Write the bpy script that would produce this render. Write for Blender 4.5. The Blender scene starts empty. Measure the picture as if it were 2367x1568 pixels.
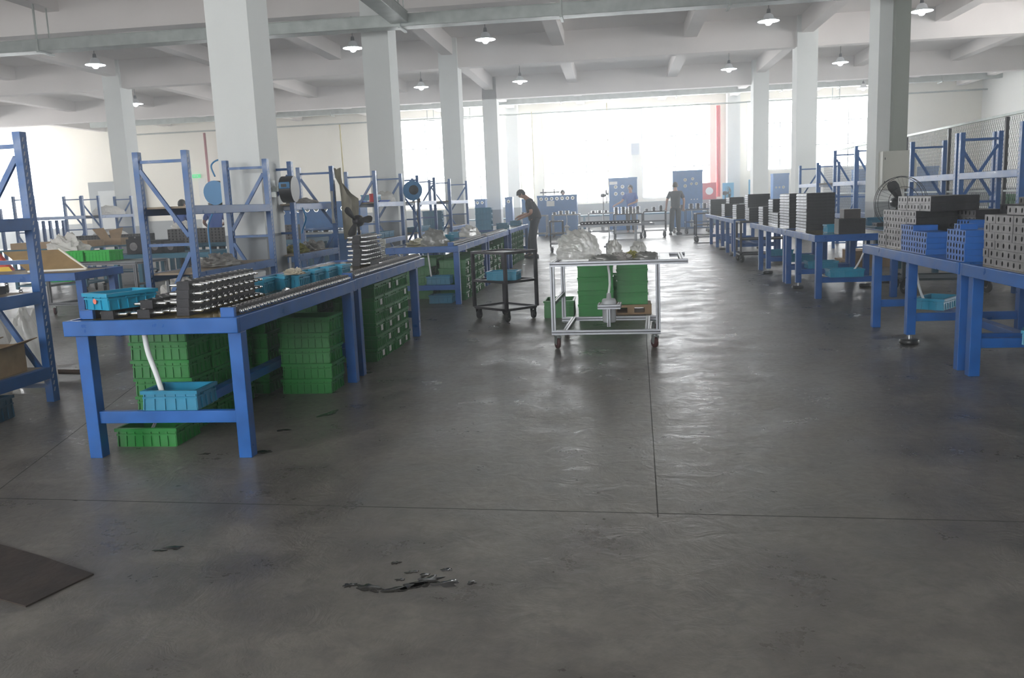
import bpy, bmesh, math, random
from mathutils import Vector, Matrix
random.seed(7)
S = bpy.context.scene
COL = S.collection
PI = math.pi
# ------------------------------------------------------------------ camera
W_, H_ = 2367, 1568
FPX = 1957.7; CH = 1.36
YAW, PIT, ROL = math.radians(7.32), math.radians(9.222), math.radians(-2.321)
def _basis():
    cy, sy, cp, sp = math.cos(YAW), math.sin(YAW), math.cos(PIT), math.sin(PIT)
    f = Vector((-sy*cp, cy*cp, -sp)); rt = Vector((cy, sy, 0)); up = rt.cross(f)
    r2 = math.cos(ROL)*rt + math.sin(ROL)*up
    u2 = -math.sin(ROL)*rt + math.cos(ROL)*up
    return r2, u2, f
RT, UP, FW = _basis(); CP = Vector((0, 0, CH))
def ray(x, y): return RT*((x-W_/2)/FPX) - UP*((y-H_/2)/FPX) + FW
def G(x, y, z=0.0):            # measured point on a horizontal plane
    d = ray(x, y); return CP + d*((z-CH)/d.z)
def PY(x, y, Y):               # measured point on a cross plane
    d = ray(x, y); return CP + d*(Y/d.y)
def PX(x, y, X):
    d = ray(x, y); return CP + d*(X/d.x)
cam = bpy.data.cameras.new('camera'); co = bpy.data.objects.new('camera', cam); COL.objects.link(co)
co.matrix_world = Matrix(((RT.x, UP.x, -FW.x, 0), (RT.y, UP.y, -FW.y, 0), (RT.z, UP.z, -FW.z, CH), (0, 0, 0, 1)))
cam.sensor_width = 36; cam.lens = FPX*36/W_; cam.clip_end = 200; cam.clip_start = 0.05
S.camera = co
# ------------------------------------------------------------------ materials
MATS = {}
def mat(name, col, rough=0.5, metal=0.0, noise=0.0, nscale=8.0, bump=0.0, bscale=40.0, spec=0.5, trans=0.0, emit=None, estr=0.0, alpha=1.0, sub=0.0, rvar=0.0):
    if name in MATS: return MATS[name]
    m = bpy.data.materials.new(name); m.use_nodes = True; nt = m.node_tree; N = nt.nodes; L = nt.links
    b = N['Principled BSDF']
    b.inputs['Base Color'].default_value = (*col, 1); b.inputs['Roughness'].default_value = rough
    b.inputs['Metallic'].default_value = metal; b.inputs['Specular IOR Level'].default_value = spec
    b.inputs['Transmission Weight'].default_value = trans; b.inputs['Alpha'].default_value = alpha
    if emit: b.inputs['Emission Color'].default_value = (*emit, 1); b.inputs['Emission Strength'].default_value = estr
    tc = N.new('ShaderNodeTexCoord')
    if noise or rvar:
        n = N.new('ShaderNodeTexNoise'); n.inputs['Scale'].default_value = nscale; n.inputs['Detail'].default_value = 6
        L.new(tc.outputs['Object'], n.inputs['Vector'])
        if noise:
            mx = N.new('ShaderNodeMix'); mx.data_type = 'RGBA'
            mx.inputs[6].default_value = (*[c*(1-noise) for c in col], 1); mx.inputs[7].default_value = (*[min(1, c*(1+noise)) for c in col], 1)
            r = N.new('ShaderNodeMapRange'); r.inputs[1].default_value = .3; r.inputs[2].default_value = .7
            L.new(n.outputs['Fac'], r.inputs[0]); L.new(r.outputs[0], mx.inputs[0]); L.new(mx.outputs[2], b.inputs['Base Color'])
        if rvar:
            r = N.new('ShaderNodeMapRange'); r.inputs[1].default_value = .3; r.inputs[2].default_value = .7
            r.inputs[3].default_value = max(0.02, rough-rvar); r.inputs[4].default_value = min(1, rough+rvar)
            L.new(n.outputs['Fac'], r.inputs[0]); L.new(r.outputs[0], b.inputs['Roughness'])
    if bump:
        n2 = N.new('ShaderNodeTexNoise'); n2.inputs['Scale'].default_value = bscale; n2.inputs['Detail'].default_value = 4
        bp = N.new('ShaderNodeBump'); bp.inputs['Strength'].default_value = bump; bp.inputs['Distance'].default_value = .01
        L.new(tc.outputs['Object'], n2.inputs['Vector']); L.new(n2.outputs['Fac'], bp.inputs['Height']); L.new(bp.outputs[0], b.inputs['Normal'])
    MATS[name] = m; return m
blue = mat('blue_paint', (.006, .090, .33), .38, noise=.18, nscale=6, rvar=.12)
rackblue = mat('rack_blue', (.010, .090, .29), .36, noise=.15, nscale=9, rvar=.1)
tealpaint = mat('teal_paint', (.03, .13, .2), .45, noise=.15)
machblue = mat('machine_blue', (.03, .16, .42), .4, noise=.1)
chrome = mat('chrome', (.85, .87, .88), .26, 1.0)
alu = mat('aluminium_profile', (.29, .30, .32), .38, .85, noise=.06, nscale=20)
slot = mat('profile_slot', (.012, .012, .014), .6)
darksteel = mat('dark_steel', (.035, .033, .038), .38, .55, noise=.35, nscale=7, rvar=.12)
castblack = mat('black_cast', (.014, .013, .016), .5, .3, noise=.4, nscale=30, bump=.15, bscale=120)
castgrey = mat('machined_grey', (.21, .20, .20), .45, .35, noise=.25, nscale=14)
castlight = mat('machined_bright', (.62, .63, .66), .35, .4, noise=.2, nscale=20)
hole = mat('hole_dark', (.006, .006, .006), .7)
castblue = mat('blue_block', (.014, .115, .42), .42, noise=.12, nscale=12)
green = mat('green_plastic', (.005, .165, .02), .36, noise=.15, nscale=5, bump=.05, bscale=60)
teal = mat('cyan_plastic', (.010, .18, .31), .36, noise=.15, nscale=6)
cyan = mat('light_cyan_plastic', (.010, .26, .42), .36, noise=.1, nscale=6)
wallpaint = mat('wall_paint', (.80, .80, .77), .85, noise=.02, nscale=.7, bump=.05, bscale=9)
cream = mat('cream_paint', (.88, .85, .76), .85, noise=.02, nscale=.5)
ceilpaint = mat('ceiling_paint', (.77, .725, .70), .9, noise=.05, nscale=.6)
colpaint = mat('column_paint', (.80, .82, .80), .8, noise=.03, nscale=.9, bump=.08, bscale=6)
dado = mat('dado_grey', (.27, .29, .30), .5, noise=.04, nscale=2)
galv = mat('galvanised', (.36, .39, .37), .42, .6, noise=.15, nscale=5)
greenduct = mat('duct_paint', (.24, .26, .22), .55)
cabbeige = mat('cabinet_beige', (.50, .50, .44), .5)
yellowtop = mat('oily_bench_top', (.16, .12, .035), .14, noise=.45, nscale=4, rvar=.08)
greytop = mat('grey_board', (.35, .35, .34), .5, noise=.1)
wood = mat('shelf_board', (.34, .27, .19), .6, noise=.15, nscale=10)
cardb = mat('cardboard', (.42, .29, .17), .8, noise=.12, nscale=12)
whiteplast = mat('white_plastic', (.78, .80, .80), .35)
greyplast = mat('grey_plastic', (.5, .52, .53), .4)
rubber = mat('rubber', (.022, .021, .02), .6, noise=.3, nscale=20)
wheelgrey = mat('wheel_grey', (.24, .23, .21), .5, noise=.2)
wheelred = mat('wheel_red', (.07, .022, .02), .5)
red = mat('red_paint', (.62, .03, .035), .45)
redsign = mat('red_sign', (.60, .04, .06), .4)
skin = mat('skin', (.42, .22, .15), .5)
hairm = mat('hair', (.012, .01, .01), .5)
shirtblk = mat('black_shirt', (.028, .026, .032), .85)
trouserm = mat('dark_trousers', (.022, .024, .034), .85)
shirtblue = mat('blue_shirt', (.05, .12, .42), .8)
shoem = mat('shoe', (.015, .014, .014), .5)
blackp = mat('black_plastic', (.012, .012, .013), .4)
reelblue = mat('reel_blue', (.018, .18, .40), .4)
yellow = mat('yellow_paint', (.75, .5, .03), .5)
dialm = mat('dial_face', (.38, .40, .33), .4)
greyrag = mat('grey_rag', (.30, .29, .27), .9, noise=.3, nscale=14, bump=.5, bscale=30)
whiterag = mat('white_rag', (.72, .70, .66), .9, noise=.1, nscale=14, bump=.4, bscale=30)
oliverag = mat('olive_rag', (.25, .24, .07), .8, noise=.4, nscale=12, bump=.5, bscale=30)
exitg = mat('exit_green', (.0, .22, .05), .4, emit=(.02, .8, .25), estr=.25)
paper = mat('paper_label', (.80, .80, .78), .6)
tealcloth = mat('blue_bag', (.03, .12, .5), .7)
oil = mat('oil', (.012, .011, .010), .04)
water = mat('water', (.05, .05, .05), .02)
cablem = mat('cable_yellow', (.35, .28, .06), .5)
def plastic_film(name, col, al):
    m = bpy.data.materials.new(name); m.use_nodes = True; nt = m.node_tree; N = nt.nodes; L = nt.links
    N.remove(N['Principled BSDF']); out = N['Material Output']
    d = N.new('ShaderNodeBsdfDiffuse'); d.inputs[0].default_value = (*col, 1)
    t = N.new('ShaderNodeBsdfTranslucent'); t.inputs[0].default_value = (*col, 1)
    g = N.new('ShaderNodeBsdfGlossy'); g.inputs['Roughness'].default_value = .18
    tr = N.new('ShaderNodeBsdfTransparent')
    tc = N.new('ShaderNodeTexCoord'); n = N.new('ShaderNodeTexNoise'); n.inputs['Scale'].default_value = 26; n.inputs['Detail'].default_value = 3
    L.new(tc.outputs['Object'], n.inputs['Vector'])
    bp = N.new('ShaderNodeBump'); bp.inputs['Strength'].default_value = .6; bp.inputs['Distance'].default_value = .014
    L.new(n.outputs['Fac'], bp.inputs['Height'])
    for q in (d, t, g): L.new(bp.outputs[0], q.inputs['Normal'])
    m1 = N.new('ShaderNodeMixShader'); m1.inputs[0].default_value = .72; L.new(d.outputs[0], m1.inputs[1]); L.new(t.outputs[0], m1.inputs[2])
    m2 = N.new('ShaderNodeMixShader'); m2.inputs[0].default_value = .18; L.new(m1.outputs[0], m2.inputs[1]); L.new(g.outputs[0], m2.inputs[2])
    m3 = N.new('ShaderNodeMixShader'); m3.inputs[0].default_value = al; L.new(m2.outputs[0], m3.inputs[1]); L.new(tr.outputs[0], m3.inputs[2])
    L.new(m3.outputs[0], out.inputs[0]); return m
film = plastic_film('plastic_film', (.98, .98, .94), .32)
filmgrey = plastic_film('plastic_film_grey', (.55, .56, .53), .15)
def m_glass():
    m = bpy.data.materials.new('window_glass'); m.use_nodes = True; nt = m.node_tree; N = nt.nodes; L = nt.links
    N.remove(N['Principled BSDF']); t = N.new('ShaderNodeBsdfTransparent'); g = N.new('ShaderNodeBsdfGlossy'); g.inputs['Roughness'].default_value = .05
    mx = N.new('ShaderNodeMixShader'); mx.inputs[0].default_value = .06
    L.new(t.outputs[0], mx.inputs[1]); L.new(g.outputs[0], mx.inputs[2]); L.new(mx.outputs[0], N['Material Output'].inputs[0]); return m
glass = m_glass()
def m_floor():
    m = bpy.data.materials.new('concrete_floor'); m.use_nodes = True; nt = m.node_tree; N = nt.nodes; L = nt.links
    b = N['Principled BSDF']; tc = N.new('ShaderNodeTexCoord')
    def noise(sc, det=6, rough=.6, vec=None, dist=0.0):
        n = N.new('ShaderNodeTexNoise'); n.inputs['Scale'].default_value = sc; n.inputs['Detail'].default_value = det
        n.inputs['Roughness'].default_value = rough; n.inputs['Distortion'].default_value = dist
        L.new(vec or tc.outputs['Object'], n.inputs['Vector']); return n.outputs['Fac']
    def mr(x, a, b_, c, d):
        r = N.new('ShaderNodeMapRange'); r.inputs[1].default_value = a; r.inputs[2].default_value = b_; r.inputs[3].default_value = c; r.inputs[4].default_value = d
        L.new(x, r.inputs[0]); return r.outputs[0]
    def math_(op, a, c):
        r = N.new('ShaderNodeMath'); r.operation = op
        for i, v in enumerate((a, c)):
            if isinstance(v, (int, float)): r.inputs[i].default_value = v
            else: L.new(v, r.inputs[i])
        return r.outputs[0]
    def mixc(f, a, c):
        r = N.new('ShaderNodeMix'); r.data_type = 'RGBA'
        if isinstance(f, float): r.inputs[0].default_value = f
        else: L.new(f, r.inputs[0])
        for i, v in ((6, a), (7, c)):
            if isinstance(v, tuple): r.inputs[i].default_value = (*v, 1)
            else: L.new(v, r.inputs[i])
        return r.outputs[2]
    big = noise(.55, 5, .55); mid = noise(2.6, 6, .62); fine = noise(22, 5, .7); sp = noise(4.2, 1.5, .4)
    c = mixc(mr(big, .3, .7, 0, 1), (.076, .071, .064), (.160, .149, .133))
    c = mixc(mr(mid, .40, .66, 0, .85), c, (.205, .191, .168)); mid2 = noise(7.5, 5, .7, dist=.4); c = mixc(mr(mid2, .50, .64, 0, .45), c, (.082, .078, .074))
    c = mixc(mr(fine, .35, .75, 0, .35), c, (.075, .073, .071))
    c = mixc(mr(sp, .60, .72, 0, .18), c, (.052, .051, .053))                # damp spots
    st = noise(.9, 1.5, .4, dist=.3); c = mixc(mr(st, .57, .66, 0, .22), c, (.06, .058, .057))
    # stretched scratches
    mp = N.new('ShaderNodeMapping'); mp.inputs['Rotation'].default_value = (0, 0, .9); mp.inputs['Scale'].default_value = (26, 1.1, 1)
    L.new(tc.outputs['Object'], mp.inputs['Vector']); scr = noise(1.6, 6, .75, mp.outputs[0]); c = mixc(mr(scr, .62, .76, 0, .5), c, (.25, .24, .23))
    # saw-cut joints
    sx = N.new('ShaderNodeSeparateXYZ'); L.new(tc.outputs['Object'], sx.inputs[0]); X, Y = sx.outputs[0], sx.outputs[1]
    wob = math_('MULTIPLY', math_('SUBTRACT', mid, .5), .006)
    def line(a, b_, cc, w):
        v = math_('ADD', math_('ADD', math_('MULTIPLY', X, a), math_('MULTIPLY', Y, b_)), cc); v = math_('ADD', v, wob)
        return math_('LESS_THAN', math_('ABSOLUTE', v, 0), w)
    j = line(.047, 1, -3.555, .0045)
    j = math_('MAXIMUM', j, math_('MULTIPLY', line(1, -.024, -.065, .003), math_('GREATER_THAN', Y, 3.5)))
    j = math_('MAXIMUM', j, line(1, .296, 2.053, .004))
    j = math_('MAXIMUM', j, line(0, 1, -11.1, .006)); j = math_('MAXIMUM', j, line(0, 1, -18.6, .008))
    c = mixc(j, c, (.03, .028, .026))
    L.new(c, b.inputs['Base Color'])
    rg = math_('ADD', mr(mid, .3, .7, .24, .46), mr(fine, .3, .7, -.05, .07)); L.new(math_('ADD', rg, math_('MULTIPLY', j, .3)), b.inputs['Roughness'])
    bp = N.new('ShaderNodeBump'); bp.inputs['Strength'].default_value = .32; bp.inputs['Distance'].default_value = .011
    h = math_('ADD', math_('MULTIPLY', noise(6.5, 5, .65, dist=.8), 1.3), math_('MULTIPLY', noise(60, 3, .6), .10)); L.new(math_('SUBTRACT', h, j), bp.inputs['Height']); L.new(bp.outputs[0], b.inputs['Normal'])
    b.inputs['Specular IOR Level'].default_value = .55
    return m
floorm = m_floor()
# ------------------------------------------------------------------ mesh builder
class MB:
    def __init__(s): s.v = []; s.f = []; s.mi = []; s.sm = []
    def add(s, vs, fs, mi=0, smooth=False):
        o = len(s.v); s.v += [tuple(v) for v in vs]; s.f += [tuple(i+o for i in f) for f in fs]; s.mi += [mi]*len(fs); s.sm += [smooth]*len(fs); return s
    def box(s, x0, y0, z0, x1, y1, z1, mi=0):
        if x0 > x1: x0, x1 = x1, x0
        if y0 > y1: y0, y1 = y1, y0
        if z0 > z1: z0, z1 = z1, z0
        v = [(x0,y0,z0),(x1,y0,z0),(x1,y1,z0),(x0,y1,z0),(x0,y0,z1),(x1,y0,z1),(x1,y1,z1),(x0,y1,z1)]
        return s.add(v, [(0,3,2,1),(4,5,6,7),(0,1,5,4),(1,2,6,5),(2,3,7,6),(3,0,4,7)], mi)
    def hexa(s, b, t, mi=0):   # bottom quad, top quad
        return s.add(list(b)+list(t), [(0,3,2,1),(4,5,6,7),(0,1,5,4),(1,2,6,5),(2,3,7,6),(3,0,4,7)], mi)
    def bar(s, p, q, w, h, mi=0, upv=(0,0,1)):
        p, q = Vector(p), Vector(q); d = (q-p).normalized(); u = Vector(upv)
        if abs(d.dot(u)) > .98: u = Vector((0,1,0))
        sd = d.cross(u).normalized(); u2 = sd.cross(d)
        a = sd*(w/2); c = u2*(h/2)
        return s.hexa([p-a-c, p+a-c, p+a+c, p-a+c], [q-a-c, q+a-c, q+a+c, q-a+c], mi)
    def cyl(s, p, q, r, n=12, mi=0, r2=None, caps=True, smooth=True):
        p, q = Vector(p), Vector(q); d = (q-p).normalized(); u = Vector((0,0,1)) if abs(d.z) < .9 else Vector((1,0,0))
        a = d.cross(u).normalized(); c = d.cross(a); r2 = r if r2 is None else r2
        R1 = [p+(a*math.cos(2*PI*i/n)+c*math.sin(2*PI*i/n))*r for i in range(n)]
        R2 = [q+(a*math.cos(2*PI*i/n)+c*math.sin(2*PI*i/n))*r2 for i in range(n)]
        s.add(R1+R2, [(i, (i+1)%n, n+(i+1)%n, n+i) for i in range(n)], mi, smooth)
        if caps: s.add(R1, [tuple(range(n))[::-1]], mi); s.add(R2, [tuple(range(n))], mi)
        return s
    def tube(s, pts, r, n=8, mi=0):
        pts = [Vector(p) for p in pts]; rings = []; pa = None
        for i, p in enumerate(pts):
            d = (pts[min(i+1, len(pts)-1)]-pts[max(i-1, 0)]).normalized()
            if pa is None: u = Vector((0,0,1)) if abs(d.z) < .9 else Vector((1,0,0)); a = d.cross(u).normalized()
            else: a = (pa - d*pa.dot(d)).normalized()
            pa = a; c = d.cross(a); rr = r[i] if isinstance(r, (list, tuple)) else r
            rings.append([p+(a*math.cos(2*PI*k/n)+c*math.sin(2*PI*k/n))*rr for k in range(n)])
        vs = [v for R in rings for v in R]; fs = []
        for i in range(len(rings)-1):
            for k in range(n): fs.append((i*n+k, i*n+(k+1)%n, (i+1)*n+(k+1)%n, (i+1)*n+k))
        s.add(vs, fs, mi, True); s.add(rings[0], [tuple(range(n))[::-1]], mi); s.add(rings[-1], [tuple(range(n))], mi); return s
    def lathe(s, prof, c=(0,0,0), n=24, mi=0, axis='z', smooth=True):
        c = Vector(c); vs = []; fs = []
        for r, h in prof:
            for k in range(n):
                a = 2*PI*k/n; x, y = r*math.cos(a), r*math.sin(a)
                vs.append(c+Vector((x,y,h) if axis == 'z' else ((h,x,y) if axis == 'x' else (x,h,y))))
        for i in range(len(prof)-1):
            for k in range(n): fs.append((i*n+k, i*n+(k+1)%n, (i+1)*n+(k+1)%n, (i+1)*n+k))
        return s.add(vs, fs, mi, smooth)
    def ball(s, c, rx, ry, rz, mi=0, n=12, m=8):
        return s.add([(c[0]+rx*math.sin(PI*j/m)*math.cos(2*PI*i/n), c[1]+ry*math.sin(PI*j/m)*math.sin(2*PI*i/n), c[2]+rz*math.cos(PI*j/m)) for j in range(m+1) for i in range(n)],
                     [(j*n+i, (j+1)*n+i, (j+1)*n+(i+1)%n, j*n+(i+1)%n) for j in range(m) for i in range(n)], mi, True)
    def mesh(s, name, mats):
        me = bpy.data.meshes.new(name); me.from_pydata(s.v, [], s.f)
        for m in (mats if isinstance(mats, (list, tuple)) else [mats]): me.materials.append(m)
        me.polygons.foreach_set('material_index', s.mi); me.polygons.foreach_set('use_smooth', s.sm); me.update(); return me
    def build(s, name, mats, parent=None, loc=(0,0,0), rz=0.0, bevel=0.0, rot=None):
        return inst(name, s.mesh(name, mats), parent, loc, rz, bevel, rot)
def inst(name, me, parent=None, loc=(0,0,0), rz=0.0, bevel=0.0, rot=None):
    o = bpy.data.objects.new(name, me); COL.objects.link(o); o.location = loc; o.rotation_euler = rot or (0, 0, rz)
    if parent: o.parent = parent
    if bevel:
        b = o.modifiers.new('bevel', 'BEVEL'); b.width = bevel; b.segments = 2; b.limit_method = 'ANGLE'
    return o
def tag(o, label=None, cat=None, group=None, kind=None):
    if label: o['label'] = label
    if cat: o['category'] = cat
    if group: o['group'] = group
    if kind: o['kind'] = kind
    return o
def thing(name, label, cat, loc=(0,0,0), rz=0.0, group=None):
    o = bpy.data.objects.new(name, None); COL.objects.link(o); o.location = loc; o.rotation_euler = (0, 0, rz); o.empty_display_size = .1
    return tag(o, label, cat, group)
def struct(o): o['kind'] = 'structure'; return o
def kids(o): return [c for c in COL.objects if c.parent == o]
_KIDS = {}
def copy_thing(src, loc, rz=None, label=None, group=None):
    if src.name not in _KIDS: _KIDS[src.name] = [(c, kids(c)) for c in kids(src)]
    r = src.copy(); COL.objects.link(r); r.location = loc
    if rz is not None: r.rotation_euler = (0, 0, rz)
    if label: r['label'] = label
    if group: r['group'] = group
    for c, gs in _KIDS[src.name]:
        d = c.copy(); COL.objects.link(d); d.parent = r
        for g in gs: e = g.copy(); COL.objects.link(e); e.parent = d
    return r
ORD = ['lowest', 'second up', 'third up', 'fourth up', 'fifth up', 'sixth up', 'seventh up']
def lvl(i, n, base='floor'):
    if n == 1: return 'the only one'
    if i == n-1: return 'topmost'
    return ORD[i]
NTH = ['nearest', 'second', 'third', 'fourth', 'fifth', 'sixth', 'seventh', 'eighth', 'ninth', 'tenth', 'eleventh', 'twelfth', 'thirteenth', 'fourteenth', 'fifteenth', 'sixteenth', 'seventeenth', 'eighteenth', 'nineteenth', 'twentieth']
# ------------------------------------------------------------------ building shell
XL, XR, YB, YF = -36.0, 16.0, -6.0, 40.6     # left wall, right wall, rear (behind camera), far wall
ZC = 6.07
struct(MB().box(XL-.3, YB-.3, -.2, XR+.3, YF+.5, 0).build('floor', floorm))
struct(MB().box(XL-.3, YB-.3, ZC, XR+.3, YF+.5, ZC+.2).build('ceiling', ceilpaint))
def wall(name, axis, pos, thick, a0, a1, openings, mats, mullions=True, ztop=ZC, prefix=1, piers=None):
    """wall slab along an axis with rectangular openings; the lower band is painted grey"""
    m = MB(); dz = 1.1
    def bx(p0, p1, z0, z1, mi):
        if p1-p0 < 1e-4 or z1-z0 < 1e-4: return
        if axis == 'x': m.box(p0, pos, z0, p1, pos+thick, z1, mi)
        else: m.box(pos, p0, z0, pos+thick, p1, z1, mi)
    def col(p0, p1, z0, z1):
        if z0 < dz: bx(p0, p1, z0, min(z1, dz), 1)
        if z1 > dz: bx(p0, p1, max(z0, dz), z1, 0)
    cur = a0
    for (o0, o1, z0, z1) in sorted(openings):
        col(cur, o0, 0, ztop); col(o0, o1, 0, z0); col(o0, o1, z1, ztop); cur = o1
    col(cur, a1, 0, ztop)
    return struct(m.build(name, mats))
WN = [0]
def window(axis, pos, o, nx=3, nz=2, frame=mat('window_frame', (.62, .64, .64), .4, .3), portal=True, inward=1, th=.3):
    WN[0] += 1; w = thing('window_%d' % WN[0], None, None, (0,0,0)); struct(w); del_ = None
    o0, o1, z0, z1 = o; f = MB(); g = MB(); t = .05; c = pos+th/2
    def bx(m, p0, p1, a, b, d=.03):
        if axis == 'x': m.box(p0, c-d, a, p1, c+d, b)
        else: m.box(c-d, p0, a, c+d, p1, b)
    bx(f, o0, o0+t, z0, z1); bx(f, o1-t, o1, z0, z1); bx(f, o0+t, o1-t, z0, z0+t); bx(f, o0+t, o1-t, z1-t, z1)
    for i in range(1, nx): x = o0+(o1-o0)*i/nx; bx(f, x-.02, x+.02, z0+t, z1-t)
    for i in range(1, nz): z = z0+(z1-z0)*i/nz; bx(f, o0+t, o1-t, z-.02, z+.02, .025)
    bx(g, o0+t, o1-t, z0+t, z1-t, .004)
    f.build('window_frame', frame, w); g.build('pane', glass, w)
    if portal:
        L = bpy.data.lights.new('daylight_portal', 'AREA'); L.shape = 'RECTANGLE'; L.cycles.is_portal = True
        lo = bpy.data.objects.new('daylight_portal', L); COL.objects.link(lo)
        L.size = o1-o0; L.size_y = z1-z0; mid = (o0+o1)/2
        if axis == 'x':
            lo.location = (mid, pos+th+.02 if inward < 0 else pos-.02, (z0+z1)/2); d = Vector((0, inward, 0))
        else:
            lo.location = (pos-.02 if inward > 0 else pos+th+.02, mid, (z0+z1)/2); d = Vector((inward, 0, 0))
        lo.rotation_euler = d.to_track_quat('-Z', 'Y').to_euler()
    return w
back = [(-34.5, -27.9, .9, 5.5), (-19.3, -16.6, 0, 3.0), (-10.3, -5.15, 1.15, 5.45), (-4.4, -3.85, 1.15, 5.45), (-3.35, .6, 1.15, 5.45), (1.2, 4.3, 1.25, 5.45), (5.95, 11.9, 2.3, 5.45)]
wall('wall_back', 'x', YF, .3, XL, XR, back, [cream, dado])
for o in back:
    window('x', YF, o, 4 if o[1]-o[0] > 4 else (2 if o[1]-o[0] > 1.5 else 1), 3 if o[3] > 5 else 1, inward=-1)
lw = [(y, y+5.9, 1.3, 5.2) for y in (3.2, 11, 18.6, 26.2, 33.6)]
wall('wall_left', 'y', XL-.3, .3, YB, YF+.3, lw, [cream, dado])
for o in lw: window('y', XL-.3, o, 4, 3, inward=1)
rw = [(-17, -9, 1.4, 4.8), (-6, 0, 1.4, 4.8)]
wall('wall_rear', 'x', YB-.3, .3, XL, XR, rw, [wallpaint, dado])
for o in rw: window('x', YB-.3, o, 4, 3, inward=1)
xw = [(y, y+5.4, 1.3, 5.2) for y in (12.6, 18.6)]  # unseen windows added in the right wall to brighten the far wall
wall('wall_right', 'y', XR, .3, YB, YF+.3, xw, [wallpaint, dado])
for o in xw: window('y', XR, o, 4, 3, inward=-1)
# grey paint band and columns
def column(x0, y0, w, d, name='column'):
    m = MB(); m.box(x0, y0, 0, x0+w, y0+d, 1.07, 1); m.box(x0, y0, 1.07, x0+w, y0+d, ZC, 0)
    return m.mesh(name, [colpaint, dado])
cm = column(0, 0, .55, .65)
names = {0: 'left aisle', 1: 'right aisle', 2: 'far left bay', 3: 'far right bay'}
LABC = {(0, 0): 'thick white square column behind the blue racks, nearest to the camera', (0, 1): 'white square column second in the left line, with a hose reel on its side',
        (0, 2): 'white square column third in the left line, in front of the bright windows', (0, 3): 'white square column fourth in the left line behind the stooping worker',
        (0, 4): 'white square column farthest in the left line by the far wall', (1, 1): 'white square column on the right carrying a beige electrical cabinet',
        (1, 2): 'white square column second in the right line behind the tall black stacks', (1, 3): 'white square column third in the right line',
        (1, 4): 'white square column farthest in the right line beside the red pipe', (2, 2): 'white square column standing alone at the far left beyond the racks'}
first = None
for li, (xa, ys) in enumerate(((-5.03, (10.5, 17.3, 25.0, 33.1, 40.0)), (5.0, (10.5, 17.5, 25.0, 32.6, 39.9)), (-15.45, (10.5, 17.3, 25.0)), (15.2, (10.5, 17.5, 25, 32.6)))):
    for yi, y in enumerate(ys):
        if (li, yi) not in LABC: o = inst('trim_1', cm, None, (xa, y, 0)); struct(o); continue
        o = inst('column', cm, None, (xa, y, 0)); tag(o, LABC[(li, yi)], 'column', kind='structure')
        o.name = 'trim_%d' % (li*5+yi+10)
# beams
bm_ = MB()
for y in (2.9, 10.6, 17.4, 25.1, 33.1): bm_.box(XL, y, 5.25, XR, y+.36, ZC)
struct(bm_.build('trim_2', ceilpaint))
bm_ = MB()
for x in (-4.92, 5.1, -15.3, 14.9, -25.5): bm_.box(x, YB, 5.6, x+.32, YF, ZC-.001)
for x in (-1.74, 1.95, -8.3, -11.9, 8.6, 11.9, -18.7, -22.1): bm_.box(x, YB, 5.68, x+.36, YF, ZC-.002)
struct(bm_.build('trim_3', ceilpaint))
# cable trays (one run near the camera, one in front of the far windows)
def tray_run(label, pts, w, h, name='cable_tray'):
    t = thing(name, label, 'cable tray', pts[0]); base = Vector(pts[0])
    m = MB()
    for a, b in zip(pts[:-1], pts[1:]): m.bar(Vector(a)-base, Vector(b)-base, w, h)
    m.build('trunking', galv, t, bevel=.008)
    lid = MB()
    for a, b in zip(pts[:-1], pts[1:]): lid.bar(Vector(a)-base+Vector((0, 0, h/2)), Vector(b)-base+Vector((0, 0, h/2)), w+.02, .012)
    lid.build('lid', galv, t); return t, base
tA, bA = tray_run('long galvanised cable tray slung under the ceiling beams, nearest to the camera', [(-15, 16.55, 4.82), (12.6, 16.55, 4.82)], .34, .22)
def hanger(t, base, x, y, zb, w, ztop, extra=.12):
    m = MB(); b = base
    m.bar(Vector((x, y-w/2-.02, zb))-b, Vector((x, y-w/2-.02, ztop))-b, .03, .03); m.bar(Vector((x, y+w/2+.04, zb))-b, Vector((x, y+w/2+.04, ztop))-b, .02, .02)
    m.bar(Vector((x, y-w/2-.04, zb))-b, Vector((x, y+w/2+extra, zb))-b, .05, .03)
    m.build('hanger', galv, t)
for x in (-11.4, -7.1, -4.0, -.95, 2.1, 5.3, 8.8): hanger(tA, bA, x, 16.55, 4.69, .34, 5.68 if x > -11 else 5.6)
tB, bB = tray_run('short cable tray branching from the near tray towards the camera', [(-4.0, 3.0, 4.86), (-4.0, 16.36, 4.86)], .34, .2)
tC, bC = tray_run('cable tray running across the hall in front of the far windows', [(-24, 37.6, 5.62), (15.5, 37.6, 5.62)], .3, .26)
for x in (-12.5, -9.6, -5.4, -2.3, -.2, 2.6, 6.9, 9.2, 13.2): hanger(tC, bC, x, 37.6, 5.45, .3, ZC, .2)
pp = MB(); pp.tube([(-24, 39.6, 5.28), (15.8, 39.6, 5.28)], .035, 8)
tag(pp.build('water_pipe', galv), 'thin horizontal pipe along the top of the far windows', 'pipe')
for k, x in enumerate((-10.9, -8.6, -6.9, 9.4)):
    m = MB(); m.bar((x, 39.5, 5.2), (x, 39.5, ZC), .035, .035); m.bar((x+.3, 39.5, 5.2), (x+.3, 39.5, ZC), .035, .035); m.bar((x-.05, 39.5, 5.2), (x+.35, 39.5, 5.2), .06, .05)
    tag(m.build('pipe_hanger', galv), 'thin steel hanger carrying the pipe under the far ceiling', 'bracket', 'pipe hangers at the far wall')
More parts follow.
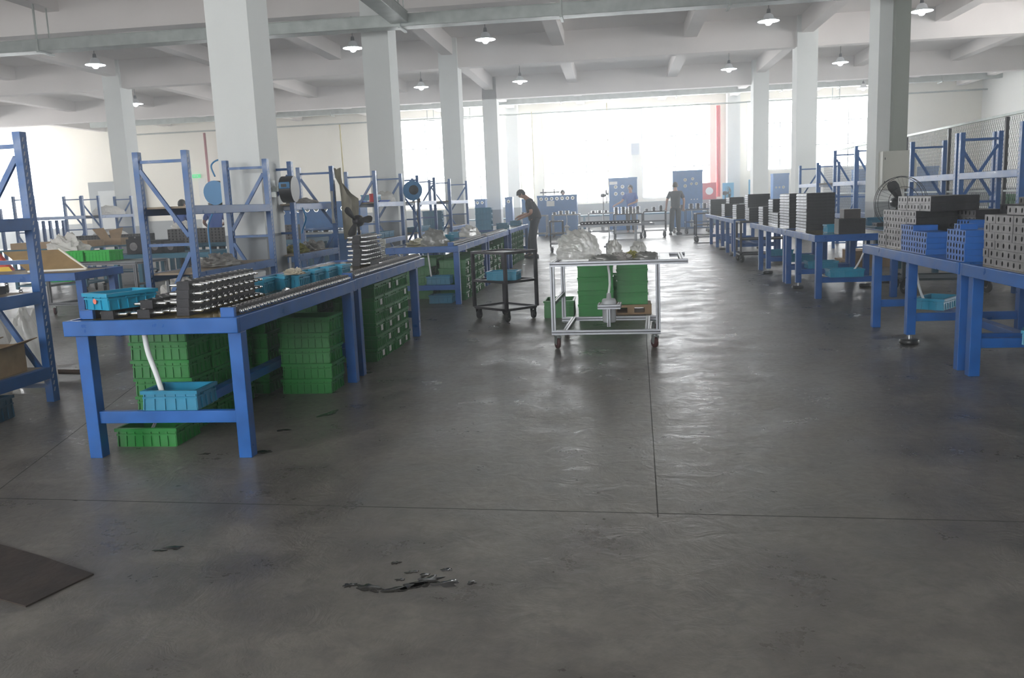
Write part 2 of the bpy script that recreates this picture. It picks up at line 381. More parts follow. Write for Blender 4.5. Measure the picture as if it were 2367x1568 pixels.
# pendant lamps
def make_lamp():
    t = thing('pendant_lamp', '', 'lamp', (0,0,0))
    MB().cyl((0,0,.27), (0,0,.80), .008, 6).build('cord', blackp, t)
    MB().lathe([(0,.30), (.035,.30), (.045,.25), (.05,.2), (.03,.19)], n=12).build('lamp_holder', darksteel, t)
    glo = mat('lamp_glow', (1,1,1), .5, emit=(.85,.97,1.0), estr=9.0); sh = mat('lamp_shade', (.7,.72,.74), .35, .3)
    MB().lathe([(.045,.2), (.10,.16), (.13,.075), (.24,.03), (.245,.02)], n=24).build('lamp_shade', sh, t)
    b = MB(); b.lathe([(.243,.021), (.12,.06), (.0,.065)], n=24); b.lathe([(.0,-.075), (.05,-.06), (.085,-.015), (.085,.04), (.06,.06)], n=16); b.build('bulb', glo, t); return t
lamp0 = make_lamp(); LROW = [(-13.3, 21.3), (-6.42, 21.3), (-3.09, 21.3), (3.6, 21.3), (7.0, 21.3), (-16.7, 28.9), (-6.44, 28.9), (-3.1, 28.9), (3.66, 28.9), (7.1, 28.9), (9.9, 36.6)]
LL = ['glowing pendant lamp at the far left under the ceiling', 'glowing pendant lamp beside the second left column', 'glowing pendant lamp hanging left of the aisle, nearer row', 'glowing pendant lamp nearest above the right tables', 'glowing pendant lamp to the right of the right column, near the frame top', 'dim pendant lamp beside the lone far-left column', 'small glowing pendant lamp between the second and third left columns', 'small glowing pendant lamp left of the aisle, farther row', 'small glowing pendant lamp over the far right tables', 'small glowing pendant lamp between the right columns', 'tiny lamp below the far tray at the right edge']
for i, ((x, y), l) in enumerate(zip(LROW, LL)):
    o = lamp0 if i == 0 else copy_thing(lamp0, (x, y, 5.25))
    o.location = (x, y, 5.25); o['label'] = l; o['group'] = 'pendant lamps under the ceiling'
# ------------------------------------------------------------------ daylight
wd = bpy.data.worlds.new('world'); S.world = wd; wd.use_nodes = True
WS = 4.5
bg = wd.node_tree.nodes['Background']; bg.inputs[0].default_value = (.95, .98, 1.0, 1); bg.inputs[1].default_value = WS
S.view_settings.view_transform = 'Standard'; S.view_settings.look = 'None'; S.view_settings.exposure = 1.8; S.view_settings.gamma = 1.0; S.view_settings.use_curve_mapping = False
# dusty air in the hall, also standing in for glare around the windows
HAZE = .0095
def m_haze():
    m = bpy.data.materials.new('dusty_air_glare'); m.use_nodes = True; nt = m.node_tree; N = nt.nodes
    N.remove(N['Principled BSDF']); v = N.new('ShaderNodeVolumeScatter'); v.inputs['Color'].default_value = (.93, .97, 1, 1)
    v.inputs['Density'].default_value = HAZE; v.inputs['Anisotropy'].default_value = .65
    nt.links.new(v.outputs[0], N['Material Output'].inputs['Volume']); return m
if HAZE:
    hz = MB().box(XL-1.5, YB-1.5, -1, XR+1.5, YF+1.5, ZC+1).build('haze', m_haze()); tag(hz, 'thin dusty haze and stand-in window glare filling the hall, brightest before the far windows', 'haze', kind='stuff')
# ------------------------------------------------------------------ workbenches
def bench(x0, x1, y0, y1, label, legs, pads=(), zt=.80, topmat=yellowtop, paint=blue, group=None, st=True, ap=.085, upstand=True):
    """steel bench; legs is a list of y stations, pads the stations whose legs end in a screw foot"""
    t = thing('workbench', label, 'workbench', (x0, y0, 0), group=group); W, L = x1-x0, y1-y0
    f = MB(); a = .035
    f.box(0, 0, zt-ap, W, a, zt); f.box(0, L-a, zt-ap, W, L, zt); f.box(0, a, zt-ap, a, L-a, zt); f.box(W-a, a, zt-ap, W, L-a, zt)
    f.build('frame', paint, t, bevel=.004)
    MB().box(a, a, zt-.03, W-a, L-a, zt-.008).build('tabletop', topmat, t)
    lm = {}
    for y in legs:
        yy = y-y0
        for x in (.04, W-.045-.035):
            pad = y in pads; zb = .085 if pad else 0
            m = MB(); m.box(x, yy-.0375, zb, x+.075, yy+.0375, zt-ap-.001); lg = m.build('leg', paint, t, bevel=.003)
            if pad:
                p = MB(); p.lathe([(0,0), (.072,0), (.08,.012), (.08,.035), (.066,.045), (0,.045)], (x+.037, yy, 0), 20)
                p.build('levelling_foot', blackp, lg)
                MB().cyl((x+.037, yy, .0455), (x+.037, yy, .084), .014, 10).build('foot_screw', chrome, lg)
        if st: MB().box(.116, yy-.02, .20, W-.081, yy+.02, .27).build('stretcher', paint, t, bevel=.003)
    if st:
        ys = sorted(y-y0 for y in legs); 
        for a_, b_ in zip(ys[:-1], ys[1:]):
            if b_-a_ > .2: MB().box(W/2-.04, a_+.021, .205, W/2+.04, b_-.021, .262).build('stretcher', paint, t, bevel=.003)
    return t
bench(-3.07, -2.05, 4.32, 6.47, 'blue steel workbench nearest the camera on the left, loaded with valve bars', (4.40, 6.36))
bench(-3.10, -2.07, 6.50, 8.98, 'second blue workbench in the left row, with springs along its edge', (6.62, 8.62))
bench(-3.14, -2.13, 11.28, 13.95, 'blue workbench behind the brown trolley with a plastic bundle on it', (11.36, 13.8))
bench(-3.14, -2.13, 13.98, 16.75, 'blue workbench just short of the stooping worker', (14.1, 16.6))
bench(-3.25, -2.16, 17.2, 20.9, 'blue workbench where the stooping worker stands', (17.4, 20.75))
bench(2.42, 3.44, 4.1, 6.385, 'blue workbench cut by the right picture edge, nearest on the right', (4.2, 6.29))
bench(2.42, 3.44, 6.415, 8.83, 'blue workbench on the right under the grey and blue block stacks', (6.50, 7.62, 8.60), (7.62,))
bench(2.41, 3.43, 10.86, 12.98, 'blue workbench on the right with the tallest dark block stack', (10.98, 12.18, 12.88), (12.18,))
bench(2.41, 3.43, 13.0, 16.05, 'blue workbench on the right behind the tallest dark stack', (13.08, 14.55, 15.3), (14.55,))
bench(2.43, 3.45, 18.4, 20.98, 'blue workbench on the right behind the dark shelf trolley', (18.7, 19.05, 20.0), (19.05,))
bench(2.45, 3.45, 21.0, 24.4, 'farthest blue workbench of the right row', (21.1, 22.2, 23.6), (21.1,))
# ------------------------------------------------------------------ crates
def crate_mesh(name, w, d, h, m, ribs=.055, taper=.93):
    b = MB(); t = .005; k = (1-taper)/2; x, y = w/2, d/2; xb, yb = x*taper, y*taper
    x -= .017; y -= .017
    for s in (-1, 1):
        b.hexa([(-xb, s*(yb-t), 0), (xb, s*(yb-t), 0), (xb, s*yb, 0), (-xb, s*yb, 0)], [(-x, s*(y-t), h), (x, s*(y-t), h), (x, s*y, h), (-x, s*y, h)])
        b.hexa([(s*(xb-t), -yb, 0), (s*xb, -yb, 0), (s*xb, yb, 0), (s*(xb-t), yb, 0)], [(s*(x-t), -y, h), (s*x, -y, h), (s*x, y, h), (s*(x-t), y, h)])
    b.box(-xb, -yb, 0, xb, yb, .006)
    X, Y = w/2, d/2
    for z0, z1, ex in ((h-.020, h, 0), (h*.60, h*.60+.010, .007)):
        Xe, Ye = X-ex, Y-ex
        b.box(-Xe, -Ye, z0, Xe, -Ye+.013, z1); b.box(-Xe, Ye-.013, z0, Xe, Ye, z1); b.box(-Xe, -Ye+.013, z0, -Xe+.013, Ye-.013, z1); b.box(Xe-.013, -Ye+.013, z0, Xe, Ye-.013, z1)
    n = max(3, int(w/ribs))
    for i in range(n+1):
        f = -1+2*i/n
        for s in (-1, 1): b.hexa([(f*xb-.003, s*yb, .004), (f*xb+.003, s*yb, .004), (f*xb+.003, s*(yb+.007), .004), (f*xb-.003, s*(yb+.007), .004)], [(f*x-.003, s*y, h-.02), (f*x+.003, s*y, h-.02), (f*x+.003, s*(y+.007), h-.02), (f*x-.003, s*(y+.007), h-.02)])
    n = max(3, int(d/ribs))
    for i in range(n+1):
        f = -1+2*i/n
        for s in (-1, 1): b.hexa([(s*xb, f*yb-.003, .004), (s*(xb+.007), f*yb-.003, .004), (s*(xb+.007), f*yb+.003, .004), (s*xb, f*yb+.003, .004)], [(s*x, f*y-.003, h-.02), (s*(x+.007), f*y-.003, h-.02), (s*(x+.007), f*y+.003, h-.02), (s*x, f*y+.003, h-.02)])
    for s in (-1, 1): b.box(s*(X-.006), -.045, h*.66, s*(X-.001), .045, h-.024)
    return b.mesh(name, m)
CW, CD, CHT, PITCH = .395, .30, .1145, .1145
cr_g = crate_mesh('green_crate', CW, CD, CHT, green)
card_me = MB().box(0, -.028, 0, .003, .028, .05).mesh('label_card', paper)
badge_me = MB().cyl((0,0,0), (0,.002,0), .016, 14).mesh('round_sticker', mat('orange_sticker', (.75,.18,.12), .5))
ncr = 0
def crate(loc, rz, label, me=None, name='green_crate', card=False, group=None, badge=False):
    o = inst(name, me or cr_g, None, loc, rz); tag(o, label, 'crate', group)
    if card:
        c = inst('label_card', card_me, o, (CW/2+.0005, .08*random.uniform(-.6, 1), .03)); c['label'] = 'white label card'
    return o
def stack(x, y, n, where, card=False, jit=.008, rz=0, me=None, name='green_crate', pitch=PITCH, z0=0, base='floor', color='green'):
    for i in range(n):
        j = random.uniform(-jit, jit)
        crate((x+j, y+random.uniform(-jit, jit)*.4, z0+i*pitch+.001*i), rz, '%s crate, %s in the %s' % (color, lvl(i, n, base), where), me, name, card and random.random() < .8)
# under bench one: block of stacks at its left, one stack by the seam
for k, y in enumerate((5.08, 5.39, 5.70)): stack(-2.87, y, 6 if k < 2 else 5, ['front', 'middle', 'back'][k]+' stack of the block under the nearest left bench')
stack(-2.315, 6.10, 5, 'stack beside the twin legs of the left benches')
stack(-2.81, 6.12, 5, 'stack inward of the twin legs of the left benches')
for k in range(4): stack(-2.32, 7.34+.305*k, 6, '%s aisle-side stack under the second left bench' % NTH[k], card=True)
for k in range(3): stack(-2.835, 7.34+.305*k, 6, '%s inner stack under the second left bench' % NTH[k])
for k in range(5): stack(-2.33, 11.95+.36*k, 5, '%s aisle-side stack behind the brown trolley' % NTH[k], card=True)
for k in range(3): stack(-2.89, 12.25+.36*k, 5-(k == 0), '%s inner stack behind the brown trolley' % NTH[k])
for k in range(4): stack(-2.38, 14.6+.5*k, 5, '%s aisle-side stack before the stooping worker' % NTH[k], card=True)
for k in range(3): stack(-2.89, 14.6+.5*k, 4, '%s inner stack before the stooping worker' % NTH[k])
for k in range(6): stack(-2.42, 17.9+.45*k, 6, '%s aisle-side stack under the stooping worker bench' % NTH[k])
for k in range(3): stack(-2.97, 17.9+.45*k, 6, '%s inner stack under the stooping worker bench' % NTH[k])
crate((-2.81, 4.73, 0), 0, 'open green crate of metal parts on the floor under the nearest left bench')
# stacks behind the aluminium cart
gt = mat('tote_green', (.008, .27, .035), .36, noise=.12, nscale=5)
big = crate_mesh('green_tote', .42, .34, .154, gt, .1); mid_ = crate_mesh('green_tote', .37, .30, .139, gt, .1)
for i in range(4): crate((-.265, 9.92, i*.155), .03, 'large green tote, %s in the stack behind the cart pump' % lvl(i, 4), big, 'green_tote')
pal = MB().box(-.24, -.2, .0, .24, .2, .02)
for z in (.02,): pal.box(-.24, -.2, z, -.16, .2, .08); pal.box(-.04, -.2, z, .04, .2, .08); pal.box(.16, -.2, z, .24, .2, .08)
pal.box(-.24, -.2, .08, .24, .2, .11)
tag(pal.build('wooden_pallet', cardb, None, (.14, 10.12, 0), 0), 'low brown wooden pallet under the right green tote stack', 'pallet')
for i in range(4): crate((.165, 10.12, .11+i*.14), -.03, 'green tote, %s in the stack standing on the brown pallet' % lvl(i, 4, 'pallet'), mid_, 'green_tote')
crate((.0, 10.62, 0), 0, 'green tote half hidden between the two tote stacks, on the floor', mid_, 'green_tote'); crate((.0, 10.62, .1405), 0, 'green tote half hidden between the two tote stacks, middle one', mid_, 'green_tote'); crate((.0, 10.62, .281), 0, 'green tote half hidden between the two tote stacks, upper one', mid_, 'green_tote')
wide = crate_mesh('green_tote', .36, .46, .20, green)
crate((-.69, 9.98, 0), 0, 'deep open green tote alone on the floor left of the stacks', wide, 'green_tote')
# ------------------------------------------------------------------ blue bins and drain hoses
bin_me = crate_mesh('blue_bin', .34, .25, .115, teal, .06); binl_me = crate_mesh('blue_bin', .42, .27, .10, cyan, .06); bins_me = crate_mesh('small_bin', .16, .24, .10, cyan, .04, .88)
def bbin(loc, label, me=bin_me, rz=0, group=None, name='blue_bin'):
    o = inst(name, me, None, loc, rz); return tag(o, label, 'bin', group)
def hose(pts, label, r=.011):
    P = [Vector(p) for p in pts]; out = []
    for i in range(len(P)-1):
        p0, p1, p2, p3 = P[max(i-1, 0)], P[i], P[i+1], P[min(i+2, len(P)-1)]
        for k in range(6):
            s = k/6; out.append(.5*((2*p1)+(p2-p0)*s+(2*p0-5*p1+4*p2-p3)*s*s+(3*p1-p0-3*p2+p3)*s**3))
    out.append(P[-1]); m = MB(); c = out[0]; m.tube([q-c for q in out], r, 8)
    return tag(m.build('drain_hose', whiteplast, None, c), label, 'hose')
bbin((-2.52, 4.50, .272), 'blue bin on the stretcher under the front of the nearest left bench, catching the hose')
hose([(-2.70, 4.50, .765), (-2.69, 4.50, .6), (-2.65, 4.50, .45), (-2.62, 4.50, .31)], 'white drain hose running from the nearest left bench into its blue bin', .015)
bbin((-2.45, 11.50, .272), 'blue bin with a hose on the stretcher of the bench behind the brown trolley')
hose([(-2.6, 11.5, .765), (-2.59, 11.5, .6), (-2.56, 11.5, .31)], 'white drain hose under the bench behind the brown trolley')
bbin((-2.45, 11.60, .001), 'blue bin on the floor beneath the hose bin of the bench behind the brown trolley')
bbin((2.84, 7.98, .266), 'blue-green bin with a hose under the right bench carrying the block stacks', binl_me, .9)
hose([(2.62, 7.9, .765), (2.63, 7.9, .6), (2.68, 7.93, .42), (2.74, 7.96, .31)], 'white curved drain hose beside the leg with the black foot', .011)
bbin((2.93, 6.02, .266), 'blue-green bin cut by the right picture edge', binl_me, -.5)
hose([(3.06, 5.95, .765), (3.05, 5.95, .6), (2.99, 5.98, .42), (2.95, 6.0, .31)], 'white drain hose at the right picture edge', .011)
bbin((2.80, 10.98, .272), 'blue-green bin with a hose under the front of the bench with the tallest stack', binl_me)
hose([(3.05, 11.0, .765), (3.04, 11.0, .6), (2.96, 10.98, .42), (2.88, 10.98, .31)], 'white curved drain hose in front of the far right pillar', .011)
bbin((2.83, 12.35, .266), 'blue-green bin behind the second leg pair of the bench with the tallest stack', binl_me)
bbin((2.78, 13.6, .266), 'blue-green bin in the middle of the bench behind the tallest stack', binl_me)
bbin((2.75, 15.0, .266), 'blue-green bin at the far end of the bench behind the tallest stack', binl_me)
# ------------------------------------------------------------------ valve bars
pin_me = MB().cyl((0,0,0), (.012,0,0), .0125, 8).cyl((.012,0,0), (.052,0,0), .0100, 8).lathe([(.0100,.052), (.009,.060), (.005,.064), (0,.0645)], n=8, axis='x').mesh('valve_pin', chrome)
head_me = MB().cyl((0,0,0), (.008,0,0), .0125, 10).lathe([(.006,.008), (.011,.012), (.0125,.018), (.010,.024), (0,.027)], n=10, axis='x').mesh('ball_head', chrome)
def valve_bar(x, y0, z, L, label, both=True, pitch=.075, w=.074, h=.0475, m=castblack, head=False, merged=False, rz=0, group='valve bars on the left benches', endm=None):
    t = thing('valve_bar', label, 'valve bar', (x, y0, z), rz, group)
    b = MB(); b.box(-w/2, 0, 0, w/2, L, h)
    n = int((L-.04)/pitch)
    for i in range(n+1):
        yy = .03+i*pitch
        b.cyl((-.012, yy, h), (-.012, yy, h+.004), .009, 8, 1); b.cyl((.018, yy+pitch/2, h), (.018, yy+pitch/2, h+.003), .006, 6, 1)
    b.build('body', [m, castgrey], t)
    if endm: MB().box(-w/2-.003, -.03, 0, w/2+.003, -.0005, h+.004).build('end_block', endm, t, bevel=.003)
    me = head_me if head else pin_me; sides = (1, -1) if both else (1,)
    if False:
        q = MB()
        for s in sides:
            for i in range(n+1):
                yy = .04+i*pitch
                if head: q.cyl((s*w/2, yy, h*.55), (s*(w/2+.022), yy, h*.55), .011, 6)
                else: q.cyl((s*w/2, yy, h*.5), (s*(w/2+.055), yy, h*.5), .009, 6)
        q.build('pin_row', chrome, t)
    else:
        for s in sides:
            for i in range(n+1):
                yy = .04+i*pitch
                if yy > L-.01: break
                inst('ball_head' if head else 'valve_pin', me, t, (s*w/2, yy, h*.52), PI if s < 0 else 0)
    return t
# main pile on the near bench
for i in range(4): valve_bar(-2.452+.003*i, 4.50+.004*i, .794+.0485*i, .90-.01*i, 'black valve bar with chrome pins, %s in the tall pile, nearest left bench' % lvl(i, 4, 'bench'))
for i in range(2): valve_bar(-2.655-.0*i, 4.44+.04*i, .794+.0485*i, .95, 'black valve bar with chrome pins, %s in the low pile beside the blue bin' % lvl(i, 2, 'bench').replace('lowest', 'lower'))
for i in range(3): valve_bar(-2.78, 5.46, .794+.0485*i, .62, 'black valve bar, %s in the pile behind the low pile' % lvl(i, 3, 'bench'), merged=True)
valve_bar(-2.862, 4.42, .794, .95, 'black valve bar lying under the blue bin on the nearest left bench', both=False)
valve_bar(-3.008, 4.48, .794, 1.1, 'valve bar with a blue end along the left edge of the nearest bench', both=False, endm=blue, merged=True)
valve_bar(-2.125, 4.40, .794, 2.0, 'long edge bar with chrome ball heads on the nearest left bench', both=False, pitch=.052, head=True, endm=blue, h=.052)
valve_bar(-2.145, 6.56, .794, 2.35, 'long edge bar with chrome ball heads on the second left bench', both=False, pitch=.052, head=True, endm=blue, h=.052)
for i in range(7): valve_bar(-2.555+(.02 if i < 4 else 0)+.003*i, 8.02-.1*(i//4)*0+.012*i, .794+.0425*i, .78-.03*i, 'valve bar with pale pins, %s in the tall pile on the second left bench' % lvl(i, 7, 'bench'), h=.0415, merged=True)
valve_bar(-2.36, 8.05, .794, .8, 'valve bar lying flat right of the tall pile on the second left bench', merged=True)
# bins on the near bench
o = bbin((-2.86, 4.57, .847), 'bright blue bin with an orange dot at the front corner of the nearest left bench', crate_mesh('blue_bin', .235, .33, .095, cyan, .06, .88), -.42)
bd = inst('round_sticker', badge_me, o, (-.01, -.1585, .05)); bd['label'] = 'orange round sticker'
for k, (px, py, rz) in enumerate(((586, 679, .1), (636, 669, .05), (672, 664, .0), (709, 655, .0), (740, 648, .05), (773, 641, 0))):
    p = G(px, py, .80); bbin((p.x, p.y+.1, .793), 'small cyan bin, %s from the camera in the line on the left benches' % NTH[k], bins_me, rz, 'cyan bins lined up on the left benches', 'small_bin')
# contents of the floor crate
tag(MB().cyl((0,0,0), (.02,.1,.1), .012, 10).cyl((.02,.1,.1), (.024,.12,.12), .022, 10).build('bolt', chrome, None, (-2.86, 4.66, .012)), 'shiny bolt standing in the open green floor crate', 'bolt')
tag(MB().lathe([(.016,0), (.034,0), (.034,.02), (.016,.02), (.016,0)], n=6, smooth=False).build('hex_nut', alu, None, (-2.79, 4.70, .02), rot=(1.1, .2, .3)), 'large silver hex nut in the open green floor crate', 'nut')
tag(MB().box(-.05,-.04,0,.05,.04,.05).box(-.03,-.02,.05,.03,.02,.07).build('cast_fitting', castblack, None, (-2.70, 4.79, .008), .3, bevel=.004), 'black cast fitting in the open green floor crate', 'fitting')
# ------------------------------------------------------------------ racks
def post_mesh(h, name='post', side=1):
    m = MB(); m.box(-.03, -.035, 0, .03, .035, h)
    z = .08
    while z < h-.06:
        for s in (-1, 1):
            m.hexa([(s*.03, s*-.016-.005, z), (s*.0308, s*-.016-.005, z), (s*.0308, s*-.016+.007, z), (s*.03, s*-.016+.007, z)], [(s*.03, s*-.004-.005, z+.03), (s*.0308, s*-.004-.005, z+.03), (s*.0308, s*-.004+.007, z+.03), (s*.03, s*-.004+.007, z+.03)], 1)
        z += .05
    return m.mesh(name, [rackblue, MATS['punched']])
mat('punched', (.35, .38, .45), .5)
post_me = post_mesh(2.0)
def rack(x0, x1, y0, y1, levels, label, h=2.0, board=wood, dg='LR', group=None, cat='rack', paint=rackblue):
    t = thing('storage_rack', label, cat, (x0, y0, 0), group=group); W, L = x1-x0, y1-y0
    pm = post_me if h == 2.0 else post_mesh(h)
    for x in (.03, W-.03):
        for y in (.035, L-.035): inst('post', pm, t, (x, y, 0))
    for j, y in enumerate((.035, L-.035)):
        a, b = (.06, W-.06)
        for z in (h-.1, h*.53, .12): MB().bar((a+.001, y, z), (b-.001, y, z), .03, .03).build('brace', paint, t)
        l, r = (a, b) if dg[j] == 'L' else (b, a)
        MB().bar((l, y-.02, h*.91), (r, y-.02, h*.57), .025, .04).build('brace', paint, t)
        MB().bar((r, y-.02, h*.49), (l, y-.02, h*.10), .025, .04).build('brace', paint, t)
    for z in levels:
        for x in (-.001, W-.049): MB().box(x, .071, z-.09, x+.05, L-.071, z).build('beam', paint, t, bevel=.004)
        if board: MB().box(.05, .072, z-.022, W-.05, L-.072, z-.002).build('shelf_board', board, t)
    return t
rack(-4.86, -4.26, 3.78, 5.86, (.27, .84, 1.38), 'blue rack at the left picture edge with a cardboard box on its low shelf')
rack(-4.84, -4.26, 8.20, 10.25, (.77, 1.45), 'blue rack in front of the thick white column with a grey rag on it')
rack(-4.84, -4.26, 10.98, 12.72, (.77, 1.45), 'blue rack with an olive cloth hanging from its post', dg='RL')
rack(-4.84, -4.26, 14.97, 16.92, (.77, 1.45), 'blue rack before the second column with a blue tray on top', dg='RR')
rack(-4.84, -4.26, 18.3, 20.1, (.77, 1.45), 'blue rack just behind the second column', dg='LR')
rack(-4.84, -4.26, 21.9, 24.5, (.77, 1.45), 'farthest blue rack of the left aisle row before the bright window')
rack(-15.4, -14.8, 20.3, 22.4, (.77, 1.45), 'pale blue rack at far left with stacked perforated posts behind', dg='RL', board=None)
rack(-15.4, -14.8, 23.1, 24.85, (.77, 1.45), 'pale blue rack at far left holding white sacks', dg='LR')
rack(4.80, 5.36, 11.0, 12.9, (.8, 1.5), 'blue rack at the right edge before the wire fence', h=2.06, board=None, dg='LR')
rack(4.80, 5.36, 12.98, 14.95, (.8, 1.5), 'blue rack beside the right pillar before the wire fence', h=2.06, board=None, dg='LL')
rack(4.9, 5.45, 18.6, 20.4, (.8, 1.5), 'tall blue rack left of the right pillar with the cabinet', h=2.2, board=None, dg='LL')
rack(4.9, 5.46, 22.0, 24.1, (.8, 1.5), 'blue rack in front of the second right column', board=wood)
# spare perforated posts leaning at far left
for k, (x, y, h) in enumerate(((-16.3, 20.0, 2.0), (-16.15, 20.0, 2.0), (-15.9, 20.1, 2.0), (-15.75, 20.3, 1.7))):
    tag(inst('rack_post', post_mesh(h), None, (x, y, 0)), 'spare blue perforated post standing behind the far-left rack', 'rack post', 'spare posts at far left')
for k in range(6):
    tag(inst('rack_post', post_mesh(1.35), None, (-15.22+.12*(k % 3), 20.9+.55*(k//3)+.1*(k % 3), .0), .0), 'short blue perforated post stacked inside the far-left rack', 'rack post', 'short posts in the far-left rack')
# ------------------------------------------------------------------ soft heaps
def heap(loc, rx, ry, rz, m, name, label, cat, seed=0, n=26, k=16, rough=.28, group=None, freq=2.2):
    R = random.Random(seed); ph = [(R.uniform(0, 6.28), R.uniform(.6, freq), R.uniform(.6, freq), R.uniform(.6, freq)) for _ in range(10)]
    b = MB(); vs = []; fs = []
    for j in range(k+1):
        th = PI/2*j/k*1.04
        for i in range(n):
            a = 2*PI*i/n; q_ = math.sin(th)**(.75 if m in (film, filmgrey) else 1.0) if th > 0 else 0.0; x, y, z = q_*math.cos(a), q_*math.sin(a), math.cos(min(th, PI/2*1.04))
            d = sum(math.sin(p+6*(x*u+y*v+z*w)) for p, u, v, w in ph)/10; d2 = sum(abs(math.sin(p*2+9*(x*w+y*u+z*v))) for p, u, v, w in ph)/10-.5
            s = 1+rough*(d*1.4+d2*1.5); vs.append((x*rx*s, y*ry*s, max(0.0, z*rz*s)))
    for j in range(k):
        for i in range(n): fs.append((j*n+i, (j+1)*n+i, (j+1)*n+(i+1) % n, j*n+(i+1) % n))
    b.add(vs, fs, 0, m in (film, filmgrey)); b.add(vs[-n:], [tuple(range(n))[::-1]])
    o = b.build(name, m, None, loc); return tag(o, label, cat, group)
# ------------------------------------------------------------------ trolleys
def caster(parent, x, y, top, r=.055, tyre=rubber, hub=wheelgrey, w=.035, rz=.4, fork=None):
    c = MB(); c.box(-.04, -.04, top-.008, .04, .04, top); c.cyl((0, 0, top-.03), (0, 0, top-.009), .022, 10)
    for s in (-1, 1): c.hexa([(s*(w/2+.004), -.012, r*.9), (s*(w/2+.009), -.012, r*.9), (s*(w/2+.009), .03, r*.9), (s*(w/2+.004), .03, r*.9)], [(s*(w/2+.004), -.03, top-.02), (s*(w/2+.009), -.03, top-.02), (s*(w/2+.009), .03, top-.02), (s*(w/2+.004), .03, top-.02)])
    c.box(-w/2-.009, -.03, top-.032, w/2+.009, .03, top-.02)
    k = c.build('caster', fork or darksteel, parent, (x, y, 0), rz)
    wb = MB(); wb.lathe([(r*.35, -w/2), (r*.93, -w/2), (r, -w/4), (r, w/4), (r*.93, w/2), (r*.35, w/2)], (0, .01, r), 20, 0, 'x'); wb.cyl((-w/2+.003, .01, r), (w/2-.003, .01, r), r*.5, 14, 1)
    wb.build('wheel', [tyre, hub], k); return k
def trolley(label, loc, rz, w, d, h, shelves, paint=darksteel, r=.055, t=.03, top=None, group=None, name='trolley', solid=True, tw=None):
    T = thing(name, label, 'trolley', loc, rz, group); zb = r*2+.045; post = t
    for x in (0, w-post):
        for y in (0, d-post): MB().box(x, y, zb, x+post, y+post, h).build('post', paint, T, bevel=.003)
    for i, z in enumerate(shelves):
        f = MB(); zt = z; p = post; q = .028
        f.box(p, 0, zt-q, w-p, p*.8, zt); f.box(p, d-p*.8, zt-q, w-p, d, zt); f.box(0, p, zt-q, p*.8, d-p, zt); f.box(w-p*.8, p, zt-q, w, d-p, zt)
        f.build('rail', paint, T)
        if solid: MB().box(p*.8, p*.8, zt-.02, w-p*.8, d-p*.8, zt-.015).build('shelf', top or paint, T)
    for x in (.05, w-.05):
        for y in (.05, d-.05): caster(T, x, y, zb-.001, r, *(tw or (rubber, wheelgrey)))
    return T
# brown steel trolley in the aisle
trolley('rusty brown steel trolley with a cyan bin, left of the aluminium cart', (-1.72, 9.86, 0), -.74, .62, .50, .80, (.155, .47, .80), r=.05, t=.035)
tro = (-1.72, 9.86)
def tl(x, y, o=tro, a=-.74): return (o[0]+x*math.cos(a)-y*math.sin(a), o[1]+x*math.sin(a)+y*math.cos(a))
bbin((*tl(.30, .25), .458), 'cyan bin on the middle shelf of the rusty brown trolley', crate_mesh('blue_bin', .37, .28, .105, cyan, .055), -.1)
trolley('dark steel shelf trolley with black blocks on top between two right benches', (2.36, 16.95, 0), .0, .95, .62, .80, (.17, .46, .80), r=.075, t=.04)
trolley('dark steel shelf trolley farthest on the right beside the benches', (2.2, 24.6, 0), 0, .8, .6, .82, (.17, .5, .82), r=.075, t=.04)
trolley('dark grey trolley standing behind the bench with the block stacks', (3.56, 11.2, 0), -.1, 1.05, .7, .72, (.2, .72), r=.085, t=.05, paint=mat('slate_paint', (.035, .055, .065), .5))
trolley('low dark platform trolley behind the right benches at the picture edge', (4.72, 10.2, 0), -.1, .9, .6, .30, (.23,), r=.075, t=.04)
trolley('small dark trolley behind the stooping worker', (-1.72, 21.9, 0), .1, .36, .5, .82, (.25, .5, .82), r=.05)
teal_tr = []
for i, (x, y, rz) in enumerate(((-10.3, 13.4, .1), (-8.0, 14.95, .0), (-10.9, 16.2, .05))):
    teal_tr.append(trolley('%s teal steel trolley with black wheels in the left hall' % NTH[i], (x, y, 0), rz, 1.25, .75, .80, (.27, .80), paint=tealpaint, r=.08, t=.05))
